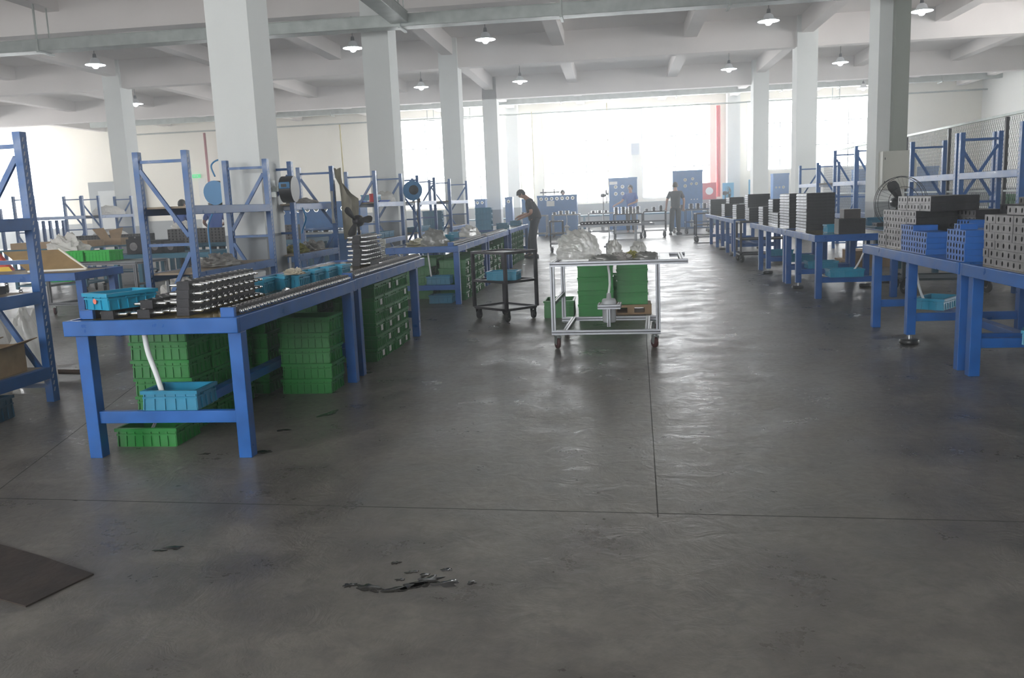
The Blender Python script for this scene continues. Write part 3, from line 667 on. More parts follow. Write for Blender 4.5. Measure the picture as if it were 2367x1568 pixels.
# ------------------------------------------------------------------ aluminium carts
def prof(m, p, q, s=.04):
    p, q = Vector(p), Vector(q); m.bar(p, q, s, s, 0); d = (q-p).normalized()
    m.bar(p+d*.001, q-d*.001, s+.0012, s*.2, 1); m.bar(p+d*.001, q-d*.001, s*.2, s+.0012, 1)
def alucart(label, loc, rz, w, d, h, ext=0.25, r=.05, pump=True, low=.155, board=False, group=None, s=.04, tw=(wheelred, greyplast)):
    T = thing('aluminium_cart', label, 'cart', loc, rz, group); MM = [alu, slot]; e = s/2
    for x in (e, w-e):
        for y in (e, d-e): m = MB(); prof(m, (x, y, low+e), (x, y, h-s), s); m.build('post', MM, T)
    for y in (e, d-e):
        m = MB(); prof(m, (0, y, h-e), (w+ext, y, h-e), s); m.build('top_rail', MM, T)
        m = MB(); prof(m, (0, y, low), (w, y, low), s); m.build('bottom_rail', MM, T)
    for x in (e, w-e) + ((w+ext-e-.03,) if ext else ()):
        m = MB(); prof(m, (x, s, h-e), (x, d-s, h-e), s); m.build('cross_rail', MM, T)
    for x in (.12, w-.12): m = MB(); prof(m, (x, s, low), (x, d-s, low), s); m.build('cross_rail', MM, T)
    m = MB(); prof(m, (e, s, .42), (e, d-s, .42), s*.8); m.build('cross_rail', MM, T)
    m = MB(); prof(m, (w-e, s, .42), (w-e, d-s, .42), s*.8); m.build('cross_rail', MM, T)
    if not ext or board or pump: MB().box(s, s, h-.03, w-s, d-s, h-.02).build('tray_top', alu, T)
    if ext: MB().box(w+.001, s, h-.012, w+.09, d-s, h-.001).build('end_plate', whiteplast, T)
    for x in (.05, w-.05):
        for y in (.05, d-.05): caster(T, x, y, low-e-.001, r, tw[0], tw[1], .028, .5, galv)
    if pump:
        px, py = w*.52, d*.32
        m = MB(); prof(m, (px-.10, py-.09, .36), (px+.11, py-.09, .36), s); prof(m, (px-.085, py-.07, .36), (px-.085, py+.12, .36), s*.9); prof(m, (px+.095, py-.07, .36), (px+.095, py+.12, .36), s*.9)
        prof(m, (px, py-.09, low+e), (px, py-.09, .338), s*.8); m.build('pump_bracket', MM, T)
        b = MB(); b.lathe([(0, .205), (.055, .205), (.062, .22), (.064, .36), (.07, .365), (.07, .38), (.066, .41), (.058, .425), (.024, .43), (.018, .48), (0, .48)], (px, py, 0), 20); b.build('oil_cup', greyplast, T)
        hz = MB(); P = [(px, py, .478), (px+.012, py, .56), (px+.01, py, .66), (px-.005, py, h-.035)]; hz.tube(P, .012, 8); hz.build('hose', whiteplast, T)
    return T
alucart('aluminium profile cart in the aisle with plastic bags on top and a pump below', (-.615, 7.66, 0), -.045, .985, .92, .80, .245)
heap((-.37, 8.07, .802), .195, .18, .25, film, 'plastic_bag', 'large crumpled white plastic bag on the left end of the aluminium cart', 'plastic bag', 12, 64, 44, .15, freq=3.4)
heap((-.13, 7.93, .782), .12, .09, .05, filmgrey, 'plastic_wrapped_parts', 'flat plastic wrapped parts right of the big bag on the aluminium cart', 'plastic bag', 5, 30, 14, .35, freq=3)
heap((.02, 8.0, .782), .11, .10, .06, greyrag, 'parts_bag', 'grey bagged steel parts in the middle of the aluminium cart', 'bag', 7, 30, 14, .35, freq=3)
heap((.13, 8.06, .782), .07, .08, .065, oliverag, 'parts_bag', 'olive bag of parts on the aluminium cart', 'bag', 8, 30, 14, .35, freq=3)
heap((.26, 8.02, .782), .11, .10, .055, filmgrey, 'plastic_wrapped_parts', 'clear plastic wrapped parts near the right end of the aluminium cart', 'plastic bag', 9, 30, 14, .4, freq=3)
heap((-.03, 8.35, .782), .07, .06, .14, film, 'plastic_bag', 'small upright clear bag at the back of the aluminium cart', 'plastic bag', 10, 30, 14, .4, freq=3)
heap((.2, 8.4, .782), .07, .06, .12, film, 'plastic_bag', 'thin crumpled clear bag behind the wrapped parts on the cart', 'plastic bag', 11, 30, 14, .45, freq=3)
alucart('second aluminium cart farther up the aisle with one long black valve bar', (-.80, 17.55, 0), 0, 1.2, .75, .82, .35, board=True, low=.16)
valve_bar(-.75, 17.62, .822, 1.2, 'long black valve bar on the second aluminium cart', rz=-PI/2, both=True, merged=True, group='valve bars on the carts', pitch=.07, h=.06)
valve_bar(-.75, 17.95, .822, 1.2, 'long black valve bar at the back of the second aluminium cart', rz=-PI/2, both=True, merged=True, group='valve bars on the carts', pitch=.07, h=.06)
far = [(-3.6, 30.9, 1.08), (-2.35, 30.9, 1.02), (-1.05, 31.1, 1.02), (2.0, 31.2, 1.3)]
farl = ['aluminium work cart behind the stooping worker', 'aluminium work cart beside it, in front of the long blue tester', 'aluminium work cart right of the plastic bag, far back', 'aluminium work cart left of the man seen from behind']
for (x, y, w), l in zip(far, farl): alucart(l, (x, y, 0), 0, w, .7, .82, 0, group=None)
trolley('dark trolley stacked with valve bars before the left blue cabinet', (-.12, 27.9, 0), 0, .95, .6, .82, (.2, .5, .82), r=.07)
trolley('dark trolley in front of the worker in blue', (.86, 28.4, 0), 0, .75, .6, .86, (.24, .55, .86), r=.08)
trolley('dark blue-shelved trolley right of the man seen from behind', (2.35, 30.0, 0), 0, .95, .6, .86, (.22, .42, .86), r=.07, paint=mat('navy_paint', (.03, .07, .16), .5))
def mini_stack(x, y, z, cols, rows, label, group, w=.17, lay=.045, dx=.23):
    for c in range(cols):
        for r_ in range(rows if isinstance(rows, int) else rows[c]):
            m = MB(); m.box(-.045, 0, 0, .045, .3, lay-.006, 0); m.box(-w/2, .03, .008, w/2, .27, lay-.014, 1)
            tag(m.build('valve_bar', [castblack, chrome], None, (x+c*dx, y+random.uniform(-.02, .02), z+r_*lay)), label, 'valve bar', group)
mini_stack(-.02, 28.0, .822, 4, 5, 'small black and silver valve bar piled before the left blue cabinet', 'valve bars on the far dark trolley')
mini_stack(.98, 28.5, .862, 3, (2, 3, 4), 'dark valve bar heaped on the trolley by the worker in blue', 'valve bars beside the worker in blue', .12)
mini_stack(2.1, 31.3, .822, 2, 4, 'silver-edged valve bar left of the man seen from behind', 'valve bars left of the man seen from behind')
mini_stack(2.55, 30.1, .862, 3, 4, 'silver-edged valve bar right of the man seen from behind', 'valve bars right of the man seen from behind')
mini_stack(-3.4, 31.0, .822, 3, 3, 'small valve bar on the cart behind the stooping worker', 'valve bars on the far left cart')
mini_stack(-2.25, 31.0, .822, 4, (2, 3, 3, 2), 'small valve bar on the cart before the long blue tester', 'valve bars before the blue tester')
mini_stack(-.85, 31.2, .822, 3, 2, 'small valve bar on the cart right of the blue tester', 'valve bars right of the blue tester')
# ------------------------------------------------------------------ drilled blocks on the right benches
def block_mesh(n, pitch, depth, h, m, r=.0125, holes_per=1):
    """block whose -X face carries a row of n drilled, oval-looking ports"""
    b = MB(); L = n*pitch; K = 12; RX = r; RZ = r*1.35
    for i in range(n):
        y0, y1 = i*pitch, (i+1)*pitch; cy, cz = (y0+y1)/2, h*.52; out = []; inn = []; deep = []
        sq = [(y0, 0), (y0+pitch/3, 0), (y0+2*pitch/3, 0), (y1, 0), (y1, h/3), (y1, 2*h/3), (y1, h), (y0+2*pitch/3, h), (y0+pitch/3, h), (y0, h), (y0, 2*h/3), (y0, h/3)]
        for (y, z) in sq:
            a = math.atan2((z-cz)/h, (y-cy)/pitch); out.append((0, y, z)); inn.append((0, cy+RX*math.cos(a), cz+RZ*math.sin(a))); deep.append((.018, cy+RX*math.cos(a), cz+RZ*math.sin(a)))
        b.add(out+inn, [(k, K+k, K+(k+1) % K, (k+1) % K) for k in range(K)], 0)
        b.add(inn+deep, [(k, K+k, K+(k+1) % K, (k+1) % K) for k in range(K)], 1); b.add(deep, [tuple(range(K))], 1)
    b.add([(0,0,0),(depth,0,0),(depth,L,0),(0,L,0),(0,0,h),(depth,0,h),(depth,L,h),(0,L,h)], [(0,3,2,1),(4,5,6,7),(0,1,5,4),(1,2,6,5),(2,3,7,6)], 2)
    return b.mesh('valve_block', m)
GM = [castgrey, hole, castblack]; BMt = [castblue, hole, castblue]
BM3 = {}
def blocks(x, y0, y1, z, rows, pitch, h, depth, mats, key, label, group, seq=(3, 4, 3, 4)):
    for r_ in range(rows):
        y = y0; k = r_ % 3
        while y < y1-pitch*.6:
            n = min(seq[k % len(seq)], max(1, int(round((y1-y)/pitch)))); k += 1
            kk = (key, n, h, depth)
            if kk not in BM3: BM3[kk] = block_mesh(n, pitch-.0008, depth, h-.0012, mats)
            o = inst('valve_block', BM3[kk], None, (x+random.uniform(-.003, .003), y, z+r_*h)); tag(o, label, 'valve block', group)
            y += n*pitch
gl = 'grey drilled valve block with black sides in the stepped stack on the right bench'
blocks(2.55, 7.95, 8.75, .793, 2, .082, .058, .34, GM, 'g', 'grey drilled valve block in the two bottom rows of the stepped stack', 'bottom rows of the stepped stack')
blocks(2.55, 7.95, 8.6, .793+.116, 2, .082, .058, .34, GM, 'g', 'grey drilled valve block in the middle rows of the stepped stack', 'middle rows of the stepped stack')
blocks(2.55, 7.72, 8.6, .793+.232, 2, .082, .058, .34, GM, 'g', 'grey drilled valve block in the upper middle rows of the stepped stack', 'upper middle rows of the stepped stack')
blocks(2.57, 7.45, 8.29, .793+.348, 2, .082, .062, .38, GM, 'g2', 'grey drilled valve block in the two overhanging top rows of the stepped stack', 'top rows of the stepped stack')
blocks(2.93, 7.45, 8.3, .793, 6, .082, .058, .2, GM, 'g3', 'black valve block filling the stack behind the blue blocks', 'inner blocks of the stepped stack')
blocks(2.50, 7.30, 7.93, .793, 4, .063, .046, .2, BMt, 'b', 'blue drilled block in the left blue stack on the right bench', 'left blue block stack')
blocks(2.50, 7.62, 7.93, .793+.184, 1, .063, .046, .2, BMt, 'b', 'blue drilled block topping the left blue stack', 'top of the left blue stack')
blocks(2.49, 6.50, 6.86, .793, 5, .058, .046, .17, BMt, 'b2', 'blue drilled block in the right blue stack on the right bench', 'right blue block stack')
blocks(2.68, 6.50, 6.86, .793, 5, .058, .046, .17, BMt, 'b2', 'blue drilled block in the back half of the right blue stack', 'back of the right blue stack')
blocks(2.50, 6.62, 6.74, 1.023, 1, .058, .042, .12, BMt, 'b3', 'single blue block on top of the right blue stack', None)
blocks(2.77, 7.16, 7.42, .793, 6, .062, .046, .12, BMt, 'b4', 'blue drilled block in the small blue stack behind the left blue stack', 'small blue stack')
blocks(2.53, 5.25, 6.26, .793, 6, .086, .058, .36, GM, 'g', 'grey drilled valve block in the big stack at the right picture edge', 'big grey stack at the right edge')
blocks(2.60, 5.25, 6.09, 1.141, 1, .086, .058, .36, GM, 'g', 'grey drilled valve block in the top row of the stack at the right picture edge', 'top row at the right edge')
blocks(3.02, 6.45, 7.2, .793, 7, .078, .056, .3, [castblack, hole, castblack], 'k', 'black drilled block in the dark stack behind the right blue stack', 'dark stack behind the blue blocks')
blocks(3.02, 5.9, 6.9, 1.185, 1, .078, .056, .3, [mat('dull_grey', (.12, .115, .11), .5, .3, noise=.3, nscale=20), hole, castblack], 'kd', 'dull grey drilled block along the top of the dark stack', 'top of the dark stack')
tag(MB().box(0, 0, 0, .30, .25, .045).build('cast_block', castblack, None, (2.56, 8.30, .911+.116-.116), bevel=.003), 'loose black cast block lying on the low step of the stepped stack', 'cast block') if False else None
# layered piles of bars
def layered(x0, x1, y0, y1, z, rows, h, label, group, face=castlight):
    key = ('lay', round(x1-x0, 3), round(y1-y0, 3), h, face.name)
    if key not in BM3:
        b = MB(); W, L = x1-x0, y1-y0; b.box(0.004, 0, 0, W, L, h-.001, 1)
        n = max(2, int(L/.055))
        b.box(0, .003, .002, .0038, L-.003, h-.012, 0)
        for i in range(n): yy = L*(i+.5)/n; b.box(-.006, yy-.016, .006, -.0002, yy+.016, h-.018, 0)
        BM3[key] = b.mesh('cast_bar', [face, castblack])
    for r_ in range(rows): tag(inst('cast_bar', BM3[key], None, (x0+random.uniform(-.002, .002), y0+random.uniform(-.004, .004), z+r_*h)), label, 'cast bar', group)
layered(2.60, 2.98, 12.25, 12.92, .793, 12, .043, 'long dark bar with a bright ribbed end in the tallest stack on the right', 'tallest dark stack')
layered(2.60, 2.82, 13.45, 14.2, .793, 12, .043, 'dark bar with a bright ribbed end in the stack second behind the tallest', 'second tall stack')
layered(2.58, 2.80, 14.25, 14.75, .793, 5, .043, 'dark bar in the low step of the second tall stack', 'low step of the second stack')
layered(2.62, 3.10, 14.95, 15.35, .793, 10, .043, 'dark bar in the wide stack third behind the tallest', 'third wide stack')
layered(2.55, 2.85, 15.5, 15.95, .793, 7, .043, 'dark bar in the stack at the far end of the long right bench', 'stack at the bench end')
tag(MB().box(0, 0, 0, .32, .22, .19).build('cast_block', castblack, None, (2.73, 11.02, .793), bevel=.004), 'big plain black block at the front corner of the right bench', 'cast block')
tag(MB().box(0, 0, 0, .2, .2, .115).build('cast_block', mat('brownish_cast', (.05, .042, .04), .45, .3, noise=.3), None, (2.80, 11.06, .984), bevel=.004), 'smaller dark brown block resting on the big plain black block', 'cast block')
bbin((2.80, 11.7, .793), 'small cyan bin standing on the right bench between dark stacks', bins_me, 0, None, 'small_bin')
blocks(3.2, 9.3, 9.5, .793, 1, .05, .05, .12, GM, 'gz', 'x', None) if False else None
layered(2.55, 3.05, 17.1, 17.5, .802, 5, .05, 'dark bar piled on the dark shelf trolley', 'bars on the dark trolley')
layered(2.75, 3.2, 18.6, 19.0, .793, 12, .043, 'dark bar in the nearest tall stack on the far right bench', 'nearest far stack')
layered(2.62, 2.9, 19.4, 20.0, .793, 7, .043, 'dark bar in the second stack on the far right bench', 'second far stack')
layered(2.6, 2.95, 21.3, 21.9, .793, 6, .05, 'dark bar in the third stack on the far right bench', 'third far stack')
layered(2.75, 3.1, 21.6, 22.2, 1.094, 3, .05, 'dark bar on the upper step of the third far stack', 'upper step of the third far stack')
layered(2.55, 3.1, 24.0, 24.35, .793, 8, .05, 'dark bar in the farthest stack on the right benches', 'farthest stack')
# ------------------------------------------------------------------ people
def skin_obj(name, pts, edges, m, parent, root=0, sub=1):
    me = bpy.data.meshes.new(name); me.from_pydata([p[:3] for p in pts], edges, [])
    o = bpy.data.objects.new(name, me); COL.objects.link(o); o.parent = parent; me.materials.append(m)
    sk = o.modifiers.new('skin', 'SKIN'); sk.use_smooth_shade = True
    if not me.skin_vertices: 
        bm = bmesh.new(); bm.from_mesh(me); bm.verts.layers.skin.verify(); bm.to_mesh(me); bm.free()
    for i, p in enumerate(pts):
        sv = me.skin_vertices[0].data[i]; r = p[3]; sv.radius = (r, r) if not isinstance(r, tuple) else r
        sv.use_root = (i == root)
    s = o.modifiers.new('sub', 'SUBSURF'); s.levels = sub; s.render_levels = sub
    return o
def person(label, loc, rz, J, shirt, trousers, hair_long=0, cap=None, group=None):
    T = thing('person', label, 'person', loc, rz)
    V = {k: Vector(v) for k, v in J.items()}
    P = []; E = []; idx = {}
    def add(k, v, r, par=None):
        P.append((*v, r)); idx[k] = len(P)-1
        if par is not None: E.append((idx[par], idx[k]))
    add('pel', V['pel'], .115); add('waist', V['pel'].lerp(V['chest'], .45), .11, 'pel'); add('chest', V['chest'], .13, 'waist')
    add('neck', V['neck'], .058, 'chest'); hd = (V['head']-V['neck']).normalized()
    add('jaw', V['head']-hd*.06, .062, 'neck'); add('head', V['head']+hd*.03, .088, 'jaw'); add('crown', V['head']+hd*.10, .060, 'head')
    fwd = V['face'].normalized(); add('nose', V['head']-hd*.005+fwd*.095, .014, 'head')
    for s in ('L', 'R'):
        add('sh'+s, V['sh'+s], .058, 'chest'); add('el'+s, V['el'+s], .046, 'sh'+s); add('wr'+s, V['wr'+s], .030, 'el'+s)
        d = (V['wr'+s]-V['el'+s]).normalized(); a = d.cross(Vector((0, 0, 1)) if abs(d.z) < .8 else Vector((0, 1, 0))).normalized(); up = a.cross(d)
        pc = V['wr'+s]+d*.055; add('palm'+s, pc, .030, 'wr'+s)
        for k in range(4):
            b0 = pc+d*.03+a*(.024*(k-1.5)); ln = (.062, .072, .068, .055)[k]
            add('f%s%d' % (s, k), b0, .0095, 'palm'+s); add('g%s%d' % (s, k), b0+d*ln*.55-up*.012, .009, 'f%s%d' % (s, k)); add('h%s%d' % (s, k), b0+d*ln*.9-up*.035, .008, 'g%s%d' % (s, k))
        tb = V['wr'+s]+d*.03+a*.03; add('t0'+s, tb, .011, 'wr'+s); add('t1'+s, tb+d*.035+a*.022-up*.01, .010, 't0'+s)
        add('hip'+s, V['hip'+s], .088, 'pel'); add('kn'+s, V['kn'+s], .056, 'hip'+s); add('an'+s, V['an'+s], .038, 'kn'+s); add('toe'+s, V['toe'+s], .030, 'an'+s)
    skin_obj('body', P, E, skin, T, 0, 2)
    # shirt with short sleeves
    Q = [(*V['pel'].lerp(V['chest'], -.22), .178), (*V['pel'].lerp(V['chest'], .12), .172), (*V['pel'].lerp(V['chest'], .5), .172), (*V['chest'], .180), (*V['chest'].lerp(V['neck'], .70), .085)]
    F = [(0, 1), (1, 2), (2, 3), (3, 4)]
    for s in ('L', 'R'):
        n = len(Q); Q += [(*V['sh'+s]*.94+V['chest']*.06, .078), (*V['sh'+s].lerp(V['el'+s], .80), .068)]; F += [(3, n), (n, n+1)]
    skin_obj('shirt', Q, F, shirt, T, 0, 2)
    Q = [(*V['pel'], .140), (*(V['pel']+Vector((0, 0, .09))), .138)]; F = [(0, 1)]
    for s in ('L', 'R'):
        n = len(Q); Q += [(*V['hip'+s], .118), (*V['kn'+s], .090), (*(V['an'+s]+Vector((0, 0, .0))), .073)]; F += [(0, n), (n, n+1), (n+1, n+2)]
    skin_obj('trousers', Q, F, trousers, T, 0, 2)
    for s in ('L', 'R'):
        a, t = V['an'+s], V['toe'+s]; d = (t-a); d.z = 0; d.normalize(); sd = Vector((-d.y, d.x, 0)); m = MB(); prof_ = []
        for f, w, h in ((-.09, .030, .075), (-.05, .042, .10), (0, .045, .11), (.06, .046, .085), (.12, .050, .06), (.165, .035, .045)):
            c = Vector((a.x, a.y, 0))+d*f; prof_.append([c-sd*w, c+sd*w, c+sd*w*.75+Vector((0, 0, h)), c-sd*w*.75+Vector((0, 0, h))])
        vs = [v for r in prof_ for v in r]; fs = [(i*4+k, i*4+(k+1) % 4, i*4+4+(k+1) % 4, i*4+4+k) for i in range(5) for k in range(4)]
        m.add(vs, fs+[(3, 2, 1, 0), (20, 21, 22, 23)], 0, True); m.build('shoe', shoem, T)
    # hair cap
    h = MB(); R_ = random.Random(3); vs = []; fs = []; n = 16; c = V['head']+hd*.030
    ax = fwd; side = hd.cross(ax).normalized(); ax = side.cross(hd)
    for j in range(8):
        th = PI*.64*j/7
        for i in range(n):
            a = 2*PI*i/n; front = math.cos(a)
            tt = th*(.56 if front > .45 else (.86 if front > -.2 else 1.24))
            r = .101+R_.uniform(-.003, .006); v = c+hd*math.cos(tt)*r*1.08+(ax*math.cos(a)*1.06+side*math.sin(a)*.92)*math.sin(tt)*r
            vs.append(v)
    for j in range(7):
        for i in range(n): fs.append((j*n+i, (j+1)*n+i, (j+1)*n+(i+1) % n, j*n+(i+1) % n))
    h.add(vs, fs, 0, True); ho = h.build('hair', hairm, T); so = ho.modifiers.new('solid', 'SOLIDIFY'); so.thickness = .012; so.offset = -1
    for s in (-1, 1): MB().ball(tuple(V['head']+side*s*.088+hd*.0), .014, .02, .03, 0, 8, 6).build('ear', skin, T)
    for s in (-1, 1): MB().ball(tuple(V['head']+side*s*.032+ax*.082+hd*.012), .008, .008, .005, 0, 8, 6).build('eye', hairm, T)
    return T
# stooping man at the left benches, faces -X
person('person in black T-shirt and dark trousers stooping over the left workbench, hands in a bin', (-2.0, 20.35, 0), 0,
       dict(pel=(.06, 0, .94), chest=(-.02, 0, 1.27), neck=(-.13, 0, 1.43), head=(-.235, 0, 1.51), face=(-.75, 0, -.65),
            shL=(-.06, -.17, 1.34), elL=(.0, -.24, 1.07), wrL=(-.26, -.17, .96), shR=(-.06, .17, 1.34), elR=(-.06, .23, 1.08), wrR=(-.32, .15, 1.0),
            hipL=(.05, -.09, .88), knL=(.0, -.10, .48), anL=(.04, -.11, .09), toeL=(-.12, -.12, .04), hipR=(.05, .09, .88), knR=(-.06, .11, .48), anR=(-.10, .12, .09), toeR=(-.26, .12, .04)), shirtblk, trouserm)
# man seen from behind, walking away (+Y)
person('person in black T-shirt seen from behind, standing with arms down near the far tables', (2.0, 29.9, 0), PI,
       dict(pel=(0, 0, .98), chest=(0, .01, 1.36), neck=(0, 0, 1.53), head=(0, -.03, 1.66), face=(0, -1, -.1),
            shL=(.20, 0, 1.44), elL=(.29, .03, 1.16), wrL=(.31, -.05, .92), shR=(-.20, 0, 1.44), elR=(-.29, .03, 1.16), wrR=(-.28, -.02, .92),
            hipL=(.10, 0, .92), knL=(.12, -.04, .50), anL=(.17, .02, .09), toeL=(.19, -.13, .04), hipR=(-.10, 0, .92), knR=(-.09, 0, .50), anR=(-.10, 0, .09), toeR=(-.20, -.12, .04)), shirtblk, trouserm)
# worker in blue before the left blue cabinet, facing the camera-left
person('person in blue work shirt facing the camera by the left blue cabinet', (.52, 32.2, 0), -.25,
       dict(pel=(0, 0, .98), chest=(0, 0, 1.36), neck=(0, -.01, 1.53), head=(0, -.05, 1.66), face=(-.2, -1, -.25),
            shL=(.19, 0, 1.44), elL=(.25, -.05, 1.17), wrL=(.06, -.26, 1.10), shR=(-.19, 0, 1.44), elR=(-.30, -.12, 1.20), wrR=(-.50, -.30, 1.08),
            hipL=(.10, 0, .92), knL=(.11, 0, .50), anL=(.11, 0, .09), toeL=(.12, -.15, .04), hipR=(-.10, 0, .92), knR=(-.11, 0, .50), anR=(-.11, 0, .09), toeR=(-.12, -.15, .04)), shirtblue, trouserm)
STAND = dict(pel=(0, 0, .96), chest=(0, 0, 1.32), neck=(0, -.01, 1.48), head=(0, -.05, 1.60), face=(0, -1, -.3),
            shL=(.18, 0, 1.39), elL=(.27, -.06, 1.14), wrL=(.16, -.28, 1.04), shR=(-.18, 0, 1.39), elR=(-.27, -.06, 1.14), wrR=(-.16, -.28, 1.04),
            hipL=(.10, 0, .90), knL=(.11, 0, .49), anL=(.11, 0, .09), toeL=(.12, -.15, .04), hipR=(-.10, 0, .90), knR=(-.11, 0, .49), anR=(-.11, 0, .09), toeR=(-.12, -.15, .04))
person('person in blue shirt mostly hidden behind the long blue tester, only head and shoulders showing', (-2.1, 33.9, 0), 0, STAND, shirtblue, trouserm)
person('person in blue seen between the left rack posts, before the open door', (-10.6, 19.85, 0), PI-.3, STAND, shirtblue, trouserm)
person('person in blue partly hidden by the rack post, right of the other left-hand worker', (-10.1, 20.6, 0), PI+.6, STAND, shirtblue, trouserm)
# ------------------------------------------------------------------ machines and cabinets at the far end
def tester(label, x0, x1, y, z0, z1, d, gauges, name='test_bench', switches=0, base=0.0, sign=None, cat='machine'):
    T = thing(name, label, cat, (x0, y, 0)); w = x1-x0
    MB().box(0, 0, base, w, d, z1).build('housing', machblue, T, bevel=.01)
    MB().box(-.01, -.02, z1-.05, w+.01, d, z1+.03).build('hood', machblue, T)
    for (gx, gz, r) in gauges:
        g = MB(); g.cyl((0, 0, 0), (0, -.03, 0), r, 18, 0); g.cyl((0, -.0301, 0), (0, -.034, 0), r*.82, 18, 1); g.box(-.004, -.036, -.002, .004, -.0345, r*.7, 2)
        g.build('gauge', [chrome, dialm, blackp], T, (gx, -.001, gz))
    for k in range(switches):
        s = MB(); s.cyl((0, 0, 0), (0, -.03, 0), .022, 10); s.build('switch', whiteplast, T, (w*.62+.12*k, -.001, z0+.25))
    if sign: MB().box(0, -.006, 0, sign[2], -.001, sign[3]).build('nameplate', paper, T, (sign[0], 0, sign[1]))
    return T
tester('long low blue hydraulic tester with a row of round gauges behind the stooping worker', -3.0, -1.5, 32.6, 1.0, 1.50, .7, [(.15+.2*k, 1.40, .06) for k in range(7)], sign=(.35, 1.12, .3, .2))
rb = MB(); rb.box(0, 0, 0, .75, .06, .05).box(.1, .0, -.08, .14, .05, .16).box(.52, .0, -.08, .56, .05, .16)
tag(rb.build('clamp_bar', darksteel, None, (-2.9, 32.8, 1.62)), 'dark clamp bar standing on top of the long blue tester', 'clamp')
tester('small blue tester with two gauges between the third and fourth left columns', -5.32, -4.92, 32.0, 1.0, 1.47, .5, [(.11, 1.36, .05), (.29, 1.36, .05)])
tester('narrow blue tester with one gauge right of the fourth left column', -4.22, -3.94, 32.4, 1.0, 1.5, .5, [(.14, 1.36, .06)])
tester('narrow blue tester directly behind the stooping worker', -3.55, -3.22, 32.2, 1.0, 1.40, .5, [])
tester('tall blue gauge cabinet behind the worker in blue', -.31, .85, 35.9, .9, 2.12, .6, [(.28, 1.78, .07), (.56, 1.78, .07), (.28, 1.5, .07), (.56, 1.5, .07)], 'gauge_cabinet', sign=(.03, 1.88, .32, .12), cat='cabinet')
tester('tallest blue gauge cabinet behind the man seen from behind', 2.3, 3.5, 35.9, .9, 2.30, .6, [(.5, 1.95, .07), (.8, 1.98, .06), (.5, 1.7, .07), (.95, 1.78, .06), (.75, 1.78, .05)], 'gauge_cabinet', 3, cat='cabinet')
tester('blue gauge cabinet between the far right columns', 6.6, 7.25, 37.6, .9, 2.05, .6, [(.12, 1.5, .04), (.26, 1.5, .04), (.42, 1.5, .06)], 'gauge_cabinet', cat='cabinet')
tester('blue machine cabinet seen through the right racks near the wall', 10.2, 13.6, 38.6, .9, 2.1, .6, [], 'machine_cabinet', cat='cabinet')
# long low counter along the far wall
tag(MB().box(-7.5, 38.2, .55, 4.4, 38.9, .62).box(-7.4, 38.3, 0, -7.3, 38.8, .55).box(4.2, 38.3, 0, 4.3, 38.8, .55).box(-1.5, 38.3, 0, -1.4, 38.8, .55).build('side_table', tealpaint), 'long low teal table along the far wall', 'table')
# posters on stands
for nm, lb, px, m_, w, h, z in (('notice_board', 'red notice board with a white blob in the middle, right of the tallest cabinet', 3.86, redsign, .62, .74, 1.1), ('display_panel', 'light blue display panel behind the red pipe', 4.75, mat('sky_panel', (.05, .38, .62), .4), .5, .9, .9), ('display_panel', 'narrow light blue display panel right of the far right column', 5.9, mat('sky_panel', (.05, .38, .62)), .3, 1.0, .9)):
    T = thing(nm, lb, 'board', (px, 39.7, 0)); MB().box(0, 0, z, w, .03, z+h).build('panel', m_, T)
    MB().box(.03, .031, 0, .06, .06, z+h).box(w-.06, .031, 0, w-.03, .06, z+h).build('stand', alu, T)
    if m_ is redsign: b = MB(); b.lathe([(0, -.002), (.10, -.002), (.14, -.004), (.17, -.001)], (w*.5, -.001, z+h*.5), 18, 0, 'y'); b.build('emblem', paper, T)
tag(MB().box(0, -.14, 0, .36, 0, .5).build('control_box', mat('box_grey', (.45, .48, .52), .5), None, (.72, 40.59, 3.28), bevel=.01), 'grey box mounted high on the far wall above the left blue cabinet', 'electrical box')
for k, (x, lb) in enumerate(((4.62, 'bright red vertical pipe on the far wall right of the tallest cabinet'), (-19.85, 'dark red vertical pipe on the far wall left of the thick column'))):
    tag(MB().cyl((x, 40.2, 1.2 if k == 0 else 2.6), (x, 40.2, 5.25), .10 if k == 0 else .06, 14).build('fire_pipe', red if k == 0 else mat('dark_red', (.30, .04, .045), .5)), lb, 'pipe')
tag(MB().box(0, -.07, 0, .40, 0, .17).build('exit_sign', exitg, None, (-20.85, 40.59, 3.14)), 'small green exit sign on the far wall above the bright doorway', 'sign')
es = [c for c in COL.objects if c.name == 'exit_sign'][0]
ar = MB(); ar.add([(.12, -.071, .078), (.12, -.075, .078), (.12, -.075, .05), (.06, -.075, .087), (.12, -.075, .124), (.12, -.075, .096), (.22, -.075, .096), (.22, -.075, .078)], [(1, 2, 3, 4, 5, 6, 7)]); ar.box(.25, -.075, .05, .30, -.0705, .125)
ar.build('arrow', whiteplast, es)
for k, (px_, py_, Y) in enumerate(((1402, 238, 39.5), (1228, 258, 39.5), (785, 288, 38.0))):
    a = PY(px_, py_, Y); tag(MB().tube([(a.x, Y, a.z), (a.x+.02, Y, a.z*.6), (a.x+.0, Y, 1.3)], .018 if k < 2 else .03, 6).build('hanging_cable', cablem), ['thin cable hanging before the far windows left of the left blue cabinet', 'thin cable hanging beside the fifth left column', 'yellowish cable hanging down before the cream far wall'][k], 'cable')
struct(MB().box(-20.6, YF-.02, 0, -20.2, YF-.001, 3.1).build('trim_5', wallpaint))
dg = mat('door_grey', (.20, .22, .23), .5); D = struct(MB().box(-26.4, YF-.14, 0, -23.4, YF-.001, 3.15).build('door_1', dg)); 
